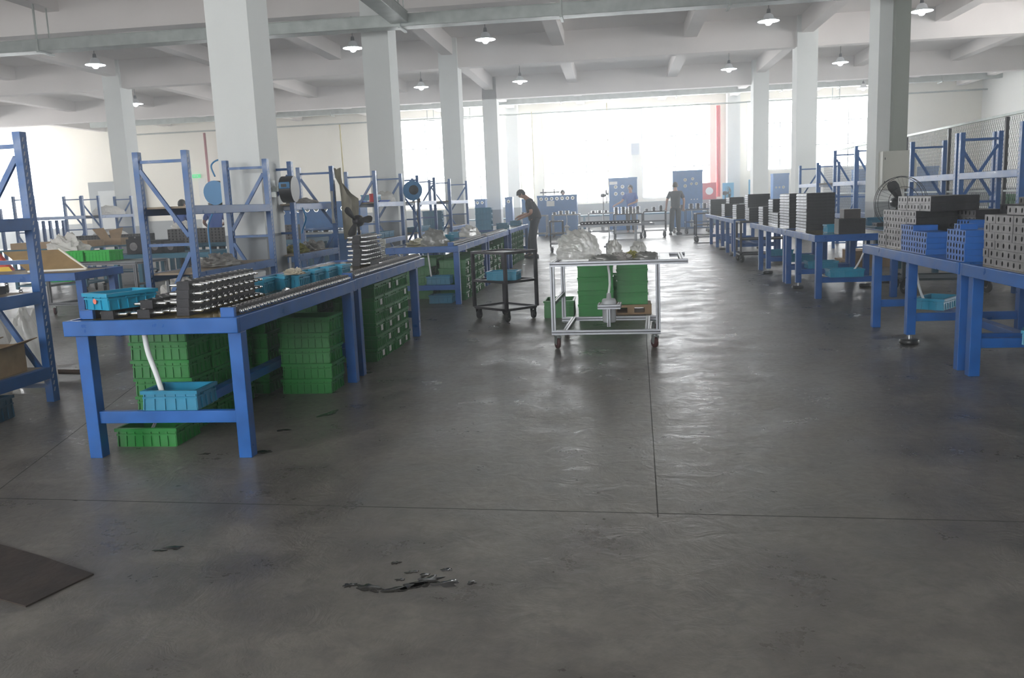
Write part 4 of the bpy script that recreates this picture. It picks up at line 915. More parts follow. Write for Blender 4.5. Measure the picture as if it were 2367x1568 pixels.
struct(MB().box(-25.9, YF-.16, 0, -24.9, YF-.141, 2.7).build('door_leaf', mat('door_leaf', (.42, .44, .44), .5), D)); struct(MB().box(-24.8, YF-.16, 0, -24.2, YF-.141, 2.7).build('door_leaf', MATS['door_leaf'], D))
tag(MB().lathe([(0, 0), (.12, .0), (.12, .12), (0, .16)], n=14).build('warning_lamp', yellow, None, (-24.6, YF-.2, 3.16)), 'small yellow lamp above the grey door at far left', 'lamp')
# ------------------------------------------------------------------ electrical cabinet, duct, fans, reels
T = thing('electrical_cabinet', 'large beige electrical cabinet on the right pillar', 'electrical cabinet', (4.98, 17.49, 0))
MB().box(.07, -.26, 1.30, .70, 0, 2.02).build('housing', cabbeige, T, bevel=.008); MB().box(.09, -.275, 1.32, .68, -.2615, 2.0).build('door', cabbeige, T, bevel=.004)
MB().box(.10, -.285, 1.42, .115, -.276, 1.46).box(.10, -.285, 1.86, .115, -.276, 1.90).build('hinge', blackp, T)
tag(MB().box(5.24, 17.30, 2.025, 5.50, 17.495, 5.24).build('cable_duct', greenduct), 'olive grey vertical duct rising from the beige cabinet', 'duct')
def fan(label, c, R, rz, cage=True, pole=True, tilt=0, stand_to=0.0, n=3, phase=.3, hub=None):
    T = thing('pedestal_fan', label, 'fan', (c[0], c[1], stand_to), rz); z = c[2]-stand_to
    MB().lathe([(0, -.02), (.05, -.02), (.05, .04), (.075, .06), (.075, .17), (.04, .2), (0, .2)], (0, 0, z), 18, 0, 'y').build('motor', darksteel, T)
    for k in range(n):
        a = phase+2*PI*k/n; m = MB(); d = Vector((math.cos(a), 0, math.sin(a))); s = Vector((-math.sin(a), 0, math.cos(a))); vs = []
        for f, w in ((.15, .03), (.45, .06), (.75, .085), (.93, .07), (1.0, .03)):
            for g in (-1, 1): vs.append(Vector((0, -.035+.03*g*.8, z))+d*R*.93*f+s*w*g*.8*R/.34)
        m.add(vs, [(2*i, 2*i+1, 2*i+3, 2*i+2) for i in range(4)], 0, True); b = m.build('blade', rubber, T); so = b.modifiers.new('solid', 'SOLIDIFY'); so.thickness = .006
    if cage:
        m = MB()
        for r, y in ((R, 0), (R*.98, -.06), (R*.98, .06), (R*.6, -.09)):
            m.tube([(r*math.cos(2*PI*i/40), y, z+r*math.sin(2*PI*i/40)) for i in range(41)], .004, 5)
        for i in range(36):
            a = 2*PI*i/36; u, v = math.cos(a), math.sin(a)
            m.tube([(.04*u, -.1, z+.04*v), (R*.6*u, -.09, z+R*.6*v), (R*u, -.0, z+R*v)], .0016, 3)
        m.build('guard', darksteel, T)
    if pole:
        MB().cyl((0, .1, .04), (0, .1, z-.05), .018, 10).build('pole', darksteel, T); MB().lathe([(0, .04), (.05, .045), (.21, .015), (.22, 0), (0, 0)], (0, .1, 0), 24).build('base', darksteel, T)
    return T
fan('black three-blade fan without a guard beside the blue rack', (-3.36, 10.8, 1.19), .23, .1, cage=False, phase=.1)
fan('large pedestal fan with a wire guard in front of the beige cabinet', (3.95, 12.6, 1.13), .36, .15, phase=2.1)
fan('pedestal fan seen edge-on left of the left blue cabinet', (-.42, 34.0, 1.45), .33, PI/2-.1)
fan('round fan seen edge-on behind the far right stacks', (4.15, 33.0, 1.35), .25, PI/2)
def reel(label, loc, rz, R=.19):
    T = thing('hose_reel', label, 'hose reel', loc, rz)     # axis along local y; local x points away from bracket
    m = MB(); n = 24; prof_ = []
    pts = [(R*1.0*math.cos(a), R*1.0*math.sin(a)) for a in [2*PI*i/n for i in range(n)]]
    pts = [((x*1.0), (z*1.1 if z < 0 else z*.95)) for x, z in pts]
    f = [(x, -.075, z) for x, z in pts]; b = [(x, .075, z) for x, z in pts]
    m.add(f+b, [(i, (i+1) % n, n+(i+1) % n, n+i) for i in range(n)], 1, True); m.add(f, [tuple(range(n))[::-1]], 0); m.add(b, [tuple(range(n))], 0)
    m.build('casing', [reelblue, blackp], T, bevel=.01)
    MB().lathe([(0, -.085), (R*.45, -.085), (R*.5, -.076)], (R*.1, 0, 0), 16, 0, 'y').build('hub_cover', blackp, T)
    MB().box(-R-.03, -.05, -.09, -R-.015, .05, .11).box(-R-.0149, -.03, -.03, -R*.9, .03, .05).build('bracket', galv, T)
    MB().box(R*.45, -.05, -R*1.32, R*.75, .05, -R*.9).build('hose_outlet', blackp, T)
    return T
def reel_edge(label, loc):
    T = thing('hose_reel', label, 'hose reel', loc); n = 24; R = .155; m = MB()
    P = [(R*math.cos(2*PI*i/n), R*1.0*math.sin(2*PI*i/n)*(1.05 if math.sin(2*PI*i/n) > 0 else 1.15)) for i in range(n)]
    a = [(-.083, y, z) for y, z in P]; b = [(.083, y, z) for y, z in P]
    m.add(a+b, [(i, n+i, n+(i+1) % n, (i+1) % n) for i in range(n)], 0, True); m.add(a, [tuple(range(n))], 0); m.add(b, [tuple(range(n))[::-1]], 0); m.build('casing', [blackp], T, bevel=.012)
    MB().box(-.07, -R-.02, .0, .07, -R*.9, .085).build('face_plate', reelblue, T, bevel=.01); MB().box(-.035, -R-.03, .02, .035, -R-.0205, .06).build('hose_outlet', blackp, T)
    MB().box(-.235, -.10, -.10, -.225, .10, .12).box(-.2249, -.03, -.03, -.084, .03, .03).build('bracket', galv, T); return T
reel('blue hose reel on the left side of the thick white column', (-5.24, 10.82, 1.64), PI, .155)
hose([(-5.33, 10.82, 1.37), (-5.40, 10.8, 1.2), (-5.38, 10.75, .95), (-5.36, 10.75, .70)], 'blue air hose hanging from the reel left of the thick column').data.materials[0] = reelblue
hose([(-5.25, 10.82, 1.84), (-5.29, 10.82, 1.98), (-5.20, 10.82, 2.05), (-5.06, 10.82, 2.05)], 'blue air line looping above the left hose reel').data.materials[0] = reelblue
reel_edge('black and blue hose reel on the right side of the thick white column', (-4.24, 10.80, 1.64))
hose([(-4.10, 10.85, 1.39), (-4.08, 10.9, 1.25), (-4.17, 11.0, 1.12), (-4.2, 11.02, 1.05)], 'dark blue hose under the reel on the right side of the thick column').data.materials[0] = reelblue
reel('dark hose reel on the side of the second left column', (-4.23, 17.6, 1.68), .3, .2)
hose([(-4.12, 17.6, 1.42), (-4.14, 17.55, 1.1), (-4.08, 17.5, .7), (-4.1, 17.5, .4)], 'dark hose hanging from the reel on the second left column').data.materials[0] = blackp
# ------------------------------------------------------------------ wire fence at the right
F_ = thing('wire_fence', 'tall diamond mesh wire fence behind the right racks', 'fence', (6.1, 9.0, 0)); L_ = 17.5
for k in range(6): MB().box(-.025, 2.35*k+.8-.025 if k else 0, 0, .025, 2.35*k+.8+.025 if k else .05, 2.36).build('post', darksteel, F_)
MB().box(-.03, 0, 2.37, .03, L_, 2.41).box(-.02, .06, 1.2, .0, L_, 1.23).build('rail', galv, F_)
bays = [.05]+[2.35*k+.8 for k in range(1, 6)]+[L_]
for a_, b_ in zip(bays[:-1], bays[1:]):
    m = MB(); a, b = a_+.03, b_-.03; zt = 2.36; zb = .08; st = .075; hh = zt-zb
    y = a-hh*.55
    while y < b:
        for sgn in (1, -1):
            p0, p1 = (y, zb), (y+hh*.55, zt)
            if sgn < 0: p0, p1 = (y, zt), (y+hh*.55, zb)
            (ya, za), (yb, zb_) = p0, p1
            if ya < a: t_ = (a-ya)/(yb-ya); za = za+(zb_-za)*t_; ya = a
            if yb > b: t_ = (b-ya)/(yb-ya); zb_ = za+(zb_-za)*t_; yb = b
            if yb-ya > .02: m.bar((sgn*.002, ya, za), (sgn*.002, yb, zb_), .0035, .0035)
        y += st
    m.build('mesh_panel', darksteel, F_)
tag(MB().box(0, 0, .85, .5, 4.6, .9).box(0, 0, 0, .05, .05, .85).box(0, 4.5, 0, .05, 4.55, .85).box(.45, 0, 0, .5, .05, .85).box(.45, 4.5, 0, .5, 4.55, .85).build('shelf_table', galv, None, (6.7, 13.0, 0)), 'grey metal table behind the wire fence carrying green crates', 'table')
for k in range(9):
    for i in range(3 if k < 6 else 2): crate((6.95, 13.25+.42*k, .902+i*.1155), PI/2, 'green crate, %s in the %s pile behind the wire fence' % (lvl(i, 3 if k < 6 else 2, 'table'), NTH[k]), cr_g)
for k, (y, m_) in enumerate(((17.9, teal), (18.2, green), (18.5, teal), (18.9, green))): crate((6.9, y, 0 if False else .0), 0, '%s bin on the floor behind the fence beside the pillar' % ['blue', 'green', 'pale blue', 'bright green'][k], crate_mesh('floor_bin', .3, .25, .2, m_), 'floor_bin')
# ------------------------------------------------------------------ hanging cloth and bags
def sheet(name, outline_rows, m, label, cat, thick=.006, seed=1, amp=.02):
    """outline_rows: list of rows of 3-D points (same length)"""
    b = MB(); n = len(outline_rows[0]); vs = [p for r in outline_rows for p in r]
    b.add(vs, [(j*n+i, j*n+i+1, (j+1)*n+i+1, (j+1)*n+i) for j in range(len(outline_rows)-1) for i in range(n-1)], 0, True)
    c = Vector(vs[0]); b.v = [tuple(Vector(v)-c) for v in b.v]; o = b.build(name, m, None, c); s = o.modifiers.new('solid', 'SOLIDIFY'); s.thickness = thick
    return tag(o, label, cat)
rows = []; clothm = mat('olive_cloth', (.22, .20, .15), .9, noise=.45, nscale=3.5, bump=.3, bscale=14)
for j, (zt, l, r) in enumerate(((1.95, -.0, .02), (1.80, .0, .06), (1.70, .01, .22), (1.58, .02, .40), (1.5, .03, .62), (1.40, .04, .62), (1.25, .06, .60), (1.1, .08, .57), (.98, .10, .52), (.88, .12, .30))):
    row = []
    for i in range(9):
        f = i/8; row.append(Vector((-4.18+.02*math.sin(f*12+j*.5)+.05*math.sin(f*6), 12.62+(l+(r-l)*f)*1.55, zt-.06*f*(j > 7)+.02*math.sin(f*9))))
    rows.append(row)
sheet('hanging_cloth', rows, clothm, 'stained olive cloth hanging from the blue rack post', 'cloth')
rows = [[Vector((-4.20+.012*math.sin(i*2+j), 12.28+.10*i/4+.03*j/4, 1.62-.095*j)) for i in range(5)] for j in range(6)]
sheet('hanging_bag', rows, filmgrey, 'clear plastic sleeve hanging from the rack beam beside the olive cloth', 'plastic bag', .004)
# ------------------------------------------------------------------ rack contents
heap((-4.52, 9.25, .771), .20, .28, .12, greyrag, 'crumpled_rag', 'crumpled grey rag on the lower shelf of the rack before the thick column', 'rag', 21, rough=.4)
heap((-4.50, 11.55, .771), .16, .20, .11, oliverag, 'crumpled_rag', 'olive rag heap on the lower shelf of the rack with the hanging cloth', 'rag', 22, rough=.35)
heap((-4.50, 12.2, .771), .17, .24, .12, greyrag, 'crumpled_rag', 'grey rag heap right of the olive rag on the rack shelf', 'rag', 23, rough=.35)
heap((-4.5, 11.9, 1.451), .18, .4, .07, greyrag, 'crumpled_rag', 'flat dark rag on the top shelf behind the black hose reel', 'rag', 24, rough=.25)
heap((-4.52, 9.3, .001), .26, .32, .42, greyrag, 'grey_sack', 'slumped grey sack on the floor under the rack before the thick column', 'sack', 25, rough=.18)
T = thing('paint_drum', 'white drum with a red band lettered cs Alloy under the blue rack', 'drum', (-4.50, 9.95, 0))
MB().lathe([(0, 0), (.185, 0), (.19, .01), (.19, .60), (.195, .62), (.19, .64), (0, .64)], n=32).build('body', whiteplast, T)
MB().lathe([(.1915, .34), (.1925, .345), (.1925, .56), (.1915, .565)], n=32).build('label_band', mat('crimson', (.42, .02, .05), .5), T)
def text(body, size, loc, rot, m, parent=None, name='lettering', ext=.001):
    cu = bpy.data.curves.new(name, 'FONT'); cu.body = body; cu.size = size; cu.extrude = ext; cu.align_x = 'CENTER'; cu.align_y = 'CENTER'
    o = bpy.data.objects.new('tmp', cu); COL.objects.link(o); dg_ = bpy.context.evaluated_depsgraph_get(); me = bpy.data.meshes.new_from_object(o.evaluated_get(dg_)); bpy.data.objects.remove(o)
    me.materials.clear(); me.materials.append(m); q = bpy.data.objects.new(name, me); COL.objects.link(q); q.location = loc; q.rotation_euler = rot
    if parent: q.parent = parent
    return q
tx = text('cs Alloy', .10, (.10, -.185, .46), (PI/2, 0, .45), whiteplast, T)
tray_me = MB().box(-.24, -.32, 0, .24, .32, .012).box(-.26, -.34, .012, -.235, .34, .03).box(.235, -.34, .012, .26, .34, .03).mesh('blue_tray', tealcloth)
tag(inst('blue_tray', tray_me, None, (-4.52, 15.55, 1.451)), 'bright blue tray on the top shelf before the second column', 'tray')
bbin((-4.52, 15.5, 1.485), 'cyan bin lying in the bright blue tray on the top rack shelf', binl_me, PI/2)
tag(MB().cyl((-4.40, 15.15, 1.452), (-4.40, 15.15, 1.60), .05, 14).build('red_can', red), 'small red can on the top shelf beside the blue tray', 'can')
heap((-4.5, 16.35, 1.452), .18, .2, .18, film, 'plastic_bag', 'clear plastic bundle on the top shelf right of the blue tray', 'plastic bag', 31)
for k in range(4): bbin((-4.52, 15.3+.36*k, .772), 'cyan bin, %s on the lower shelf of the rack before the second column' % NTH[k], bin_me, PI/2)
tag(MB().box(0, 0, 0, .3, .3, .2).build('cardboard_box', cardb, None, (-4.75, 15.1, .0), 0), 'brown cardboard box on the floor under the rack before the second column', 'box')
for k in range(4): bbin((-4.5, 18.6+.34*k, .772+(.0)), 'blue bin, %s on the lower shelf of the rack behind the second column' % NTH[k], bin_me, PI/2)
for i in range(5): crate((-4.55, 20.65, i*.1165), 0, 'teal crate, %s in the tall teal stack beyond the second column' % lvl(i, 5), crate_mesh('teal_crate', .4, .4, .1155, teal) if i == 0 else bpy.data.meshes['teal_crate'], 'teal_crate')
for i in range(6): crate((-4.6, 21.2, i*.201), 0, 'large teal crate, %s in the tallest stack before the bright window' % lvl(i, 6), crate_mesh('teal_tote', .5, .3, .2, teal) if i == 0 else bpy.data.meshes['teal_tote'], 'teal_tote')
# nearest left rack
T = thing('cardboard_box', 'open cardboard box on the low shelf of the rack at the left edge', 'box', (-4.62, 5.10, .271), .05)
b = MB(); b.box(0, 0, 0, .30, .55, .006); b.box(0, 0, .006, .006, .55, .2); b.box(.294, 0, .006, .30, .55, .2); b.box(.006, 0, .006, .294, .006, .2); b.box(.006, .544, .006, .294, .55, .2); b.build('carton', cardb, T)
MB().hexa([(.3, .0, .2), (.3, .55, .2), (.306, .55, .2), (.306, 0, .2)], [(.42, .02, .235), (.42, .53, .25), (.424, .53, .245), (.424, .02, .23)]).build('flap', cardb, T)
MB().hexa([(0.0, .0, .2), (0, .55, .2), (.006, .55, .2), (.006, 0, .2)], [(.16, .02, .26), (.16, .53, .26), (.166, .53, .255), (.166, .02, .255)]).build('flap', cardb, T)
bbin((-4.42, 5.16, .001), 'dark teal bin on the floor under the rack at the left edge', crate_mesh('blue_bin', .42, .32, .16, mat('dark_teal_plastic', (.01, .07, .13), .4)), .1)
heap((-4.42, 5.16, .10), .14, .11, .09, greyrag, 'scrap_heap', 'dark scrap filling the bin under the rack at the left edge', 'scrap', 41, rough=.3)
heap((-4.72, 6.22, 0), .17, .14, .62, film, 'plastic_sack', 'tall translucent plastic sack standing behind the left-edge rack', 'plastic bag', 42, 40, 24, .16)
heap((-5.2, 6.3, 0), .26, .24, .66, whiterag, 'white_sack', 'bulky white sack behind the low shelf of the left-edge rack', 'sack', 43, rough=.12)
tag(MB().cyl((-5.1, 6.75, .05), (-4.56, 6.68, .05), .022, 12).cyl((-4.6, 6.685, .0), (-4.6, 6.685, .03), .02, 8).build('wooden_rod', mat('dark_wood', (.10, .06, .04), .6), None), 'dark wooden rod on the floor left of the nearest bench', 'rod')
for k in range(5):
    for i in range(2 if k in (1, 2) else 1): tag(inst('valve_block', BM3[('g', 3, .058, .34)], None, (-4.78, 4.35+.27*k, .842+.06*i)), 'grey drilled block on the middle shelf of the left-edge rack', 'valve block', 'blocks on the left-edge rack')
# ------------------------------------------------------------------ left hall
bench(-7.6, -5.72, 8.35, 9.25, 'blue bench behind the left-edge rack with a tilted board on it', (8.5, 9.1), st=False, topmat=wood)
T = thing('drawing_board', 'tilted tan board leaning beyond the left-edge rack', 'board', (-6.55, 8.75, .803), .25)
MB().hexa([(0, 0, .0), (.62, .0, .0), (.62, .02, .0), (0, .02, .0)], [(-.35, .25, .22), (.25, .25, .22), (.25, .27, .22), (-.35, .27, .22)]).build('panel', mat('tan_board', (.36, .24, .11), .6, noise=.15), T)
MB().bar((0, -.006, 0), (.62, -.006, 0), .02, .02).bar((.625, 0, 0), (.26, .25, .23), .015, .02).build('edge', cream, T)
T = thing('paper_sack', 'red and yellow printed sack at the left edge behind the rack', 'sack', (-7.25, 8.8, .803), .3)
MB().hexa([(0, 0, 0), (.40, 0, 0), (.40, .12, 0), (0, .12, 0)], [(-.18, .1, .30), (.18, .1, .30), (.18, .16, .30), (-.18, .16, .30)]).build('sack', mat('sack_red', (.6, .06, .04), .5), T, bevel=.02)
MB().hexa([(0, -.004, .0), (.40, -.004, .0), (.40, -.002, .0), (0, -.002, .0)], [(-.03, .009, .05), (.365, .009, .05), (.365, .012, .05), (-.03, .012, .05)]).build('printed_band', yellow, T)
alucart('aluminium profile cart with green crates at left behind the nearest bench', (-8.2, 11.3, 0), -.1, 1.5, .75, .74, .0, pump=False, r=.06)
for k, (x, lb) in enumerate(((-7.95, 'left green crate on the aluminium cart in the left hall'), (-7.5, 'right green crate on the aluminium cart in the left hall'))): crate((x, 11.75-.06*k, .742), -.1, lb, crate_mesh('green_crate', .42, .32, .15, mat('bright_green', (.03, .5, .06), .4)), 'green_crate')
heap((-8.45, 12.25, .742 if False else .80), .3, .2, .3, whiterag, 'cloth_bundle', 'white cloth bundle behind the green crates at left', 'cloth', 51, rough=.35)
T = teal_tr[0]
bench(-8.75, -6.9, 13.7, 14.75, 'pale teal steel bench in the left hall seen through the rack', (13.85, 14.6), st=False, topmat=tealpaint, paint=mat('pale_teal', (.05, .2, .3), .45), zt=.72)
for k, (x, y, z, w, d, h) in enumerate(((-8.55, 14.0, .714, .28, .3, .26), (-8.2, 14.1, .714, .25, .3, .22), (-7.88, 14.05, .714, .25, .25, .2), (-8.5, 14.02, .975, .24, .25, .05))):
    m = MB(); m.box(0, 0, 0, w, d, h); m.cyl((w*.5, -.012, h*.5), (w*.5, -.0005, h*.5), h*.28, 14, 1); tag(m.build('cast_housing', [castblack, castgrey], None, (x, y, z), bevel=.004), 'black cast housing with a round port on the pale teal bench', 'casting', 'castings on the pale teal bench')
bench(-9.4, -5.9, 15.9, 17.0, 'grey-blue bench carrying a long wall of dark drilled blocks', (16.0, 16.9), st=False, topmat=tealpaint, paint=tealpaint)
blocksY = {}
def blocks_front(x0, x1, y, z, rows, pitch, h, depth, label, group):
    k0 = ('front', 4, h, depth)
    if k0 not in BM3: BM3[k0] = block_mesh(4, pitch-.001, depth, h-.001, [mat('soot_grey', (.07, .065, .065), .5, .3, noise=.3, nscale=20), hole, castblack], .014)
    for r_ in range(rows):
        x = x0
        while x < x1:
            o = inst('valve_block', BM3[k0], None, (x+4*pitch-.001 if False else x, y, z+r_*h), PI/2); o.location.x = x+4*pitch; tag(o, label, 'valve block', group); x += 4*pitch
blocks_front(-8.9, -6.2, 16.05, .793, 5, .075, .058, .3, 'dark drilled block in the long wall of blocks behind the rack', 'long wall of dark blocks')
heap((-8.6, 16.2, 1.084), .25, .12, .12, whiterag, 'crumpled_rag', 'white rags on top of the long wall of dark blocks', 'rag', 52, rough=.5)
blocks_front(-12.6, -11.0, 18.6, .793, 3, .075, .058, .3, 'dark drilled block in the low pile before the white sacks', 'low pile before the white sacks')
bench(-13.2, -10.4, 18.4, 19.3, 'grey bench in front of the white sacks in the left hall', (18.5, 19.2), st=False, topmat=greytop, paint=tealpaint)
bbin((-13.0, 18.8, .793), 'cyan bin at the left end of the bench before the white sacks', bin_me)
for k, (x, y, w, rz) in enumerate(((-11.6, 15.1, .9, .1), (-10.62, 15.3, .5, -.05))):
    b = MB(); b.box(0, 0, 0, w, .5, .12); tag(b.build('flat_carton', cardb, None, (x, y, .822), rz), 'flat brown carton, %s on the cart top at left' % ('longer' if k == 0 else 'shorter'), 'box')
trolley('dark cart under the flat brown cartons in the left hall', (-11.8, 15.0, 0), .05, 1.9, .9, .82, (.3, .82), paint=tealpaint, r=.08, t=.05)
T = thing('cardboard_box', 'open cardboard box with raised flaps in the left hall', 'box', (-10.5, 16.3, .803), .1)
MB().box(0, 0, 0, .42, .32, .14).build('carton', cardb, T)
MB().hexa([(0, -.004, .14), (.2, -.004, .14), (.2, .0, .14), (0, 0, .14)], [(-.1, -.1, .34), (.14, -.1, .36), (.14, -.096, .36), (-.1, -.096, .34)]).build('flap', cardb, T)
MB().hexa([(.22, -.004, .14), (.42, -.004, .14), (.42, .0, .14), (.22, 0, .14)], [(.24, -.1, .30), (.54, -.1, .36), (.54, -.096, .36), (.24, -.096, .30)]).build('flap', cardb, T)
heap((-15.1, 24.0, 1.452), .26, .75, .26, whiterag, 'white_sack', 'plump white sack tied with yellow string on the upper far-left shelf', 'sack', 61, rough=.1)
heap((-15.1, 24.0, .772), .26, .8, .25, whiterag, 'white_sack', 'long white sack on the lower far-left shelf', 'sack', 62, rough=.12)
crate((-9.65, 13.85, .286), 0, 'green crate on the lower deck of the teal trolley at left', bpy.data.meshes['green_crate.001'] if 'green_crate.001' in bpy.data.meshes else cr_g)
crate((-6.2, 14.2, .0), 0, 'bright green crate seen under the rack shelf before the thick column', crate_mesh('green_crate', .6, .4, .3, MATS['bright_green']))
# bits on the second-row bench behind the brown trolley
heap((-2.60, 11.95, .792), .18, .22, .21, filmgrey, 'plastic_bundle', 'round translucent plastic bundle on the bench behind the brown trolley', 'plastic bag', 71, 36, 22, .18)
heap((-2.96, 12.5, .794), .12, .5, .07, mat('pale_film', (.55, .52, .38), .4, bump=.4), 'plastic_sheet', 'flat yellowish plastic sheet left of the round bundle', 'plastic sheet', 72, rough=.3)
heap((-2.55, 14.6, .792), .15, .3, .16, film, 'plastic_bag', 'white plastic bag on the bench short of the stooping worker', 'plastic bag', 73)
bbin((-2.60, 13.0, .792), 'cyan bin behind the round plastic bundle', bins_me, .3, None, 'small_bin')
bbin((-2.72, 14.1, .792), 'dark cyan bin in the middle of the bench short of the worker', bins_me, .1, None, 'small_bin')
valve_bar(-2.25, 11.4, .794, 2.4, 'long valve bar along the edge of the bench behind the brown trolley', both=False, merged=True, m=castgrey, endm=blue)
valve_bar(-2.22, 14.1, .794, 2.4, 'long valve bar along the edge of the bench short of the worker', both=False, merged=True, m=castgrey)
for i in range(4): bbin((-2.75, 17.65, .793+i*.1165), 'teal bin, %s in the stack on the stooping worker bench' % lvl(i, 4, 'bench'), bin_me)
bbin((-2.45, 18.3, .793), 'cyan bin left of the one the stooping worker reaches into', bin_me, PI/2); bbin((-2.40, 20.3, .793), 'cyan bin the stooping worker reaches into', bin_me, PI/2)
heap((-3.72, 15.6, .0), .3, .3, .35, whiterag, 'white_sack', 'pale sack on the floor behind the left benches', 'sack', 74)
tag(MB().cyl((0, 0, 0), (0, 0, .78), .035, 14).box(-.04, -.04, .78, .04, .04, .86).build('pump_post', cabbeige, None, (-3.62, 12.9, 0)), 'pale upright pump post behind the yellowish plastic sheet', 'pump')
crate((-1.25, 23.4, 0), 0, 'green crate heaped with white plastic behind the aluminium cart bag', crate_mesh('green_tote', .7, .45, .22, green), 'green_tote'); heap((-1.25, 23.4, .221), .36, .22, .16, film, 'plastic_bag', 'white plastic heaped in the green crate behind the aluminium cart', 'plastic bag', 75)
# ------------------------------------------------------------------ floor marks
def blot(c, r, seed, m, name, label, cat, asp=1.0, rz=0, z=.0012):
    R = random.Random(seed); n = 36; ph = [(R.uniform(0, 6.28), R.choice((2, 3, 4, 5, 7))) for _ in range(4)]
    vs = []
    for i in range(n):
        a = 2*PI*i/n; s = r*(1+.22*sum(math.sin(p+k*a) for p, k in ph)/1.6); x, y = s*math.cos(a), s*asp*math.sin(a); vs.append((x*math.cos(rz)-y*math.sin(rz), x*math.sin(rz)+y*math.cos(rz), 0))
    b = MB(); b.add([(v[0], v[1], .0) for v in vs]+[(v[0]*.92, v[1]*.92, z) for v in vs], [(i, (i+1) % n, n+(i+1) % n, n+i) for i in range(n)]+[tuple(range(n, 2*n))], 0, True)
    return tag(b.build(name, m, None, (c.x, c.y, .0004)), label, cat)
wetm = mat('damp_oil', (.022, .021, .019), .22, rvar=.12, nscale=30)
for k, (x, y, r, asp, rz) in enumerate(((853, 1360, .055, .5, -.3), (915, 1364, .045, .55, .2), (955, 1355, .05, .5, .4), (985, 1345, .06, .6, .6), (952, 1323, .022, .6, .3), (925, 1341, .018, .6, .1), (982, 1330, .02, .8, 0), (808, 1354, .022, .8, .5), (915, 1302, .018, .7, .2), (1090, 1348, .016, 1, 0))):
    blot(G(x, y), r, k, wetm, 'oil_spot', 'dark oil spot in the splash on the foreground floor', 'oil spot', asp, rz)['group'] = 'oil spots of the foreground splash'
blot(G(1032, 1318), .022, 30, water, 'water_puddle', 'tiny bright puddle above the foreground splash', 'puddle', .6); blot(G(1030, 1350), .05, 31, water, 'water_puddle', 'bright wet puddle at the right end of the foreground splash', 'puddle', .55)
blot(G(400, 1267), .04, 33, wetm, 'oil_spot', 'small dark oil spot on the left foreground floor', 'oil spot', .5); blot(G(368, 1274), .03, 34, wetm, 'oil_spot', 'thin oily smear left of the small dark oil spot', 'oil spot', .3)
for k, (x, y, r) in enumerate(((475, 1050, .03), (655, 995, .045), (600, 1046, .07), (850, 862, .05), (765, 908, .05))): blot(G(x, y), r, 40+k, wetm, 'oil_spot', ['small dark spot before the nearest bench leg', 'dark spot right of the nearest bench', 'dark smear beside the right leg of the nearest bench', 'dark spot behind the twin bench legs', 'wet spot before the twin bench legs'][k], 'oil spot', .5, .3)
P4 = [G(-40, 1250), G(100, 1290), G(217, 1330), G(60, 1405), G(-60, 1370)]; b = MB(); n = len(P4); c = P4[0]
b.add([(p.x-c.x, p.y-c.y, 0) for p in P4]+[(p.x-c.x, p.y-c.y, .006) for p in P4], [tuple(range(n))[::-1], tuple(range(n, 2*n))]+[(i, (i+1) % n, n+(i+1) % n, n+i) for i in range(n)])
tag(b.build('floor_mat', mat('rusty_plate', (.030, .022, .017), .5, noise=.6, nscale=5, bump=.3, bscale=20), None, (c.x, c.y, .0005)), 'dark brown oil-soaked mat on the floor at the lower left', 'mat')
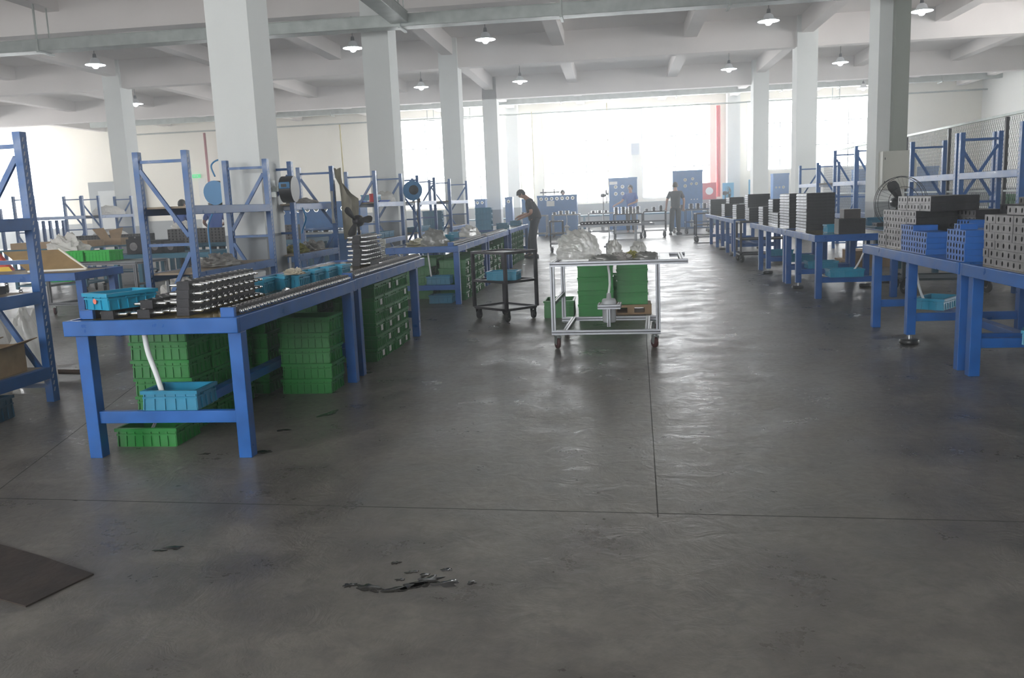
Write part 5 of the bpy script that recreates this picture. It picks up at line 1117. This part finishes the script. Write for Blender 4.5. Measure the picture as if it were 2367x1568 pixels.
# pallet and boxes behind the right benches
for k, (x, y) in enumerate(((3.9, 15.2), (4.95, 16.0))):
    b = MB(); 
    for j in range(3): b.box(0, .35*j, 0, .9, .35*j+.08, .09)
    b.box(0, 0, .09, .9, .78, .12); tag(b.build('wooden_pallet', cardb, None, (x, y, 0)), ['wooden pallet on the floor behind the bench with the tallest stack', 'wooden pallet at the foot of the right pillar'][k], 'pallet')
tag(MB().box(0, 0, .12, .7, .6, .28).build('flat_carton', cardb, None, (4.0, 15.25, .001)), 'brown carton lying on the wooden pallet behind the right benches', 'box')
bench(3.75, 4.68, 13.05, 14.9, 'teal bench behind the right blue benches with cyan bins', (13.15, 14.8), st=False, topmat=tealpaint, paint=tealpaint, zt=.78)
bbin((4.0, 13.9, .773), 'cyan bin on the teal bench left of the guarded fan', bin_me); bbin((4.25, 13.4, .773), 'dark teal tray on the teal bench below the guarded fan', binl_me)
tag(inst('valve_block', BM3[('g', 3, .058, .34)], None, (3.8, 13.15, .773)), 'grey drilled block alone on the teal bench', 'valve block')

# ------------------------------------------------------------------ last details
heap((-2.36, 5.98, .896), .07, .05, .04, mat('cream_rag', (.42, .38, .30), .9), 'crumpled_rag', 'cream rag draped on the second cyan bin of the left bench', 'rag', 81, rough=.4)
for k in range(3):
    MBx = MB(); MBx.cyl((0, 0, 0), (0, .05, 0), .012, 10).cyl((0, .05, 0), (0, .075, 0), .019, 6)
    tag(MBx.build('loose_fitting', chrome, None, G(*((655, 672), (610, 682), (760, 655))[k], .805), 1.1*k), ['loose steel fitting beside the second cyan bin', 'loose steel fitting before the first cyan bin', 'loose steel fitting near the last cyan bin'][k], 'fitting')
blot(Vector((-1.95, 5.35, 0)), .10, 91, wetm, 'oil_spot', 'dark wet streak along the aisle side of the nearest left bench', 'oil spot', .35, 1.2)

tester('blue valve tester seen through the rack with the hanging cloth', -7.7, -6.0, 19.6, 1.0, 1.5, .6, [(.2+.22*k, 1.36, .06) for k in range(6)])
wt = thing('steel_table', 'white framed table with rows of small valve bars behind the hanging cloth rack', 'table', (-7.2, 18.0, 0))
MB().box(0, 0, .82, 1.5, .6, .86).build('tabletop', whiteplast, wt)
for x in (0, 1.46):
    for y in (0, .56): MB().box(x, y, 0, x+.04, y+.04, .819).build('leg', whiteplast, wt)
mini_stack(-7.05, 18.1, .861, 6, 2, 'small valve bar on the white table behind the hanging cloth rack', 'valve bars on the white table')
tester('blue tester cabinet beyond the rack left of the second column', -9.6, -8.0, 21.5, 1.0, 1.45, .6, [(.2+.25*k, 1.3, .06) for k in range(5)])
heap((-6.9, 12.6, .0), .3, .25, .4, whiterag, 'white_sack', 'white sack on the floor behind the thick column rack', 'sack', 95, rough=.14)
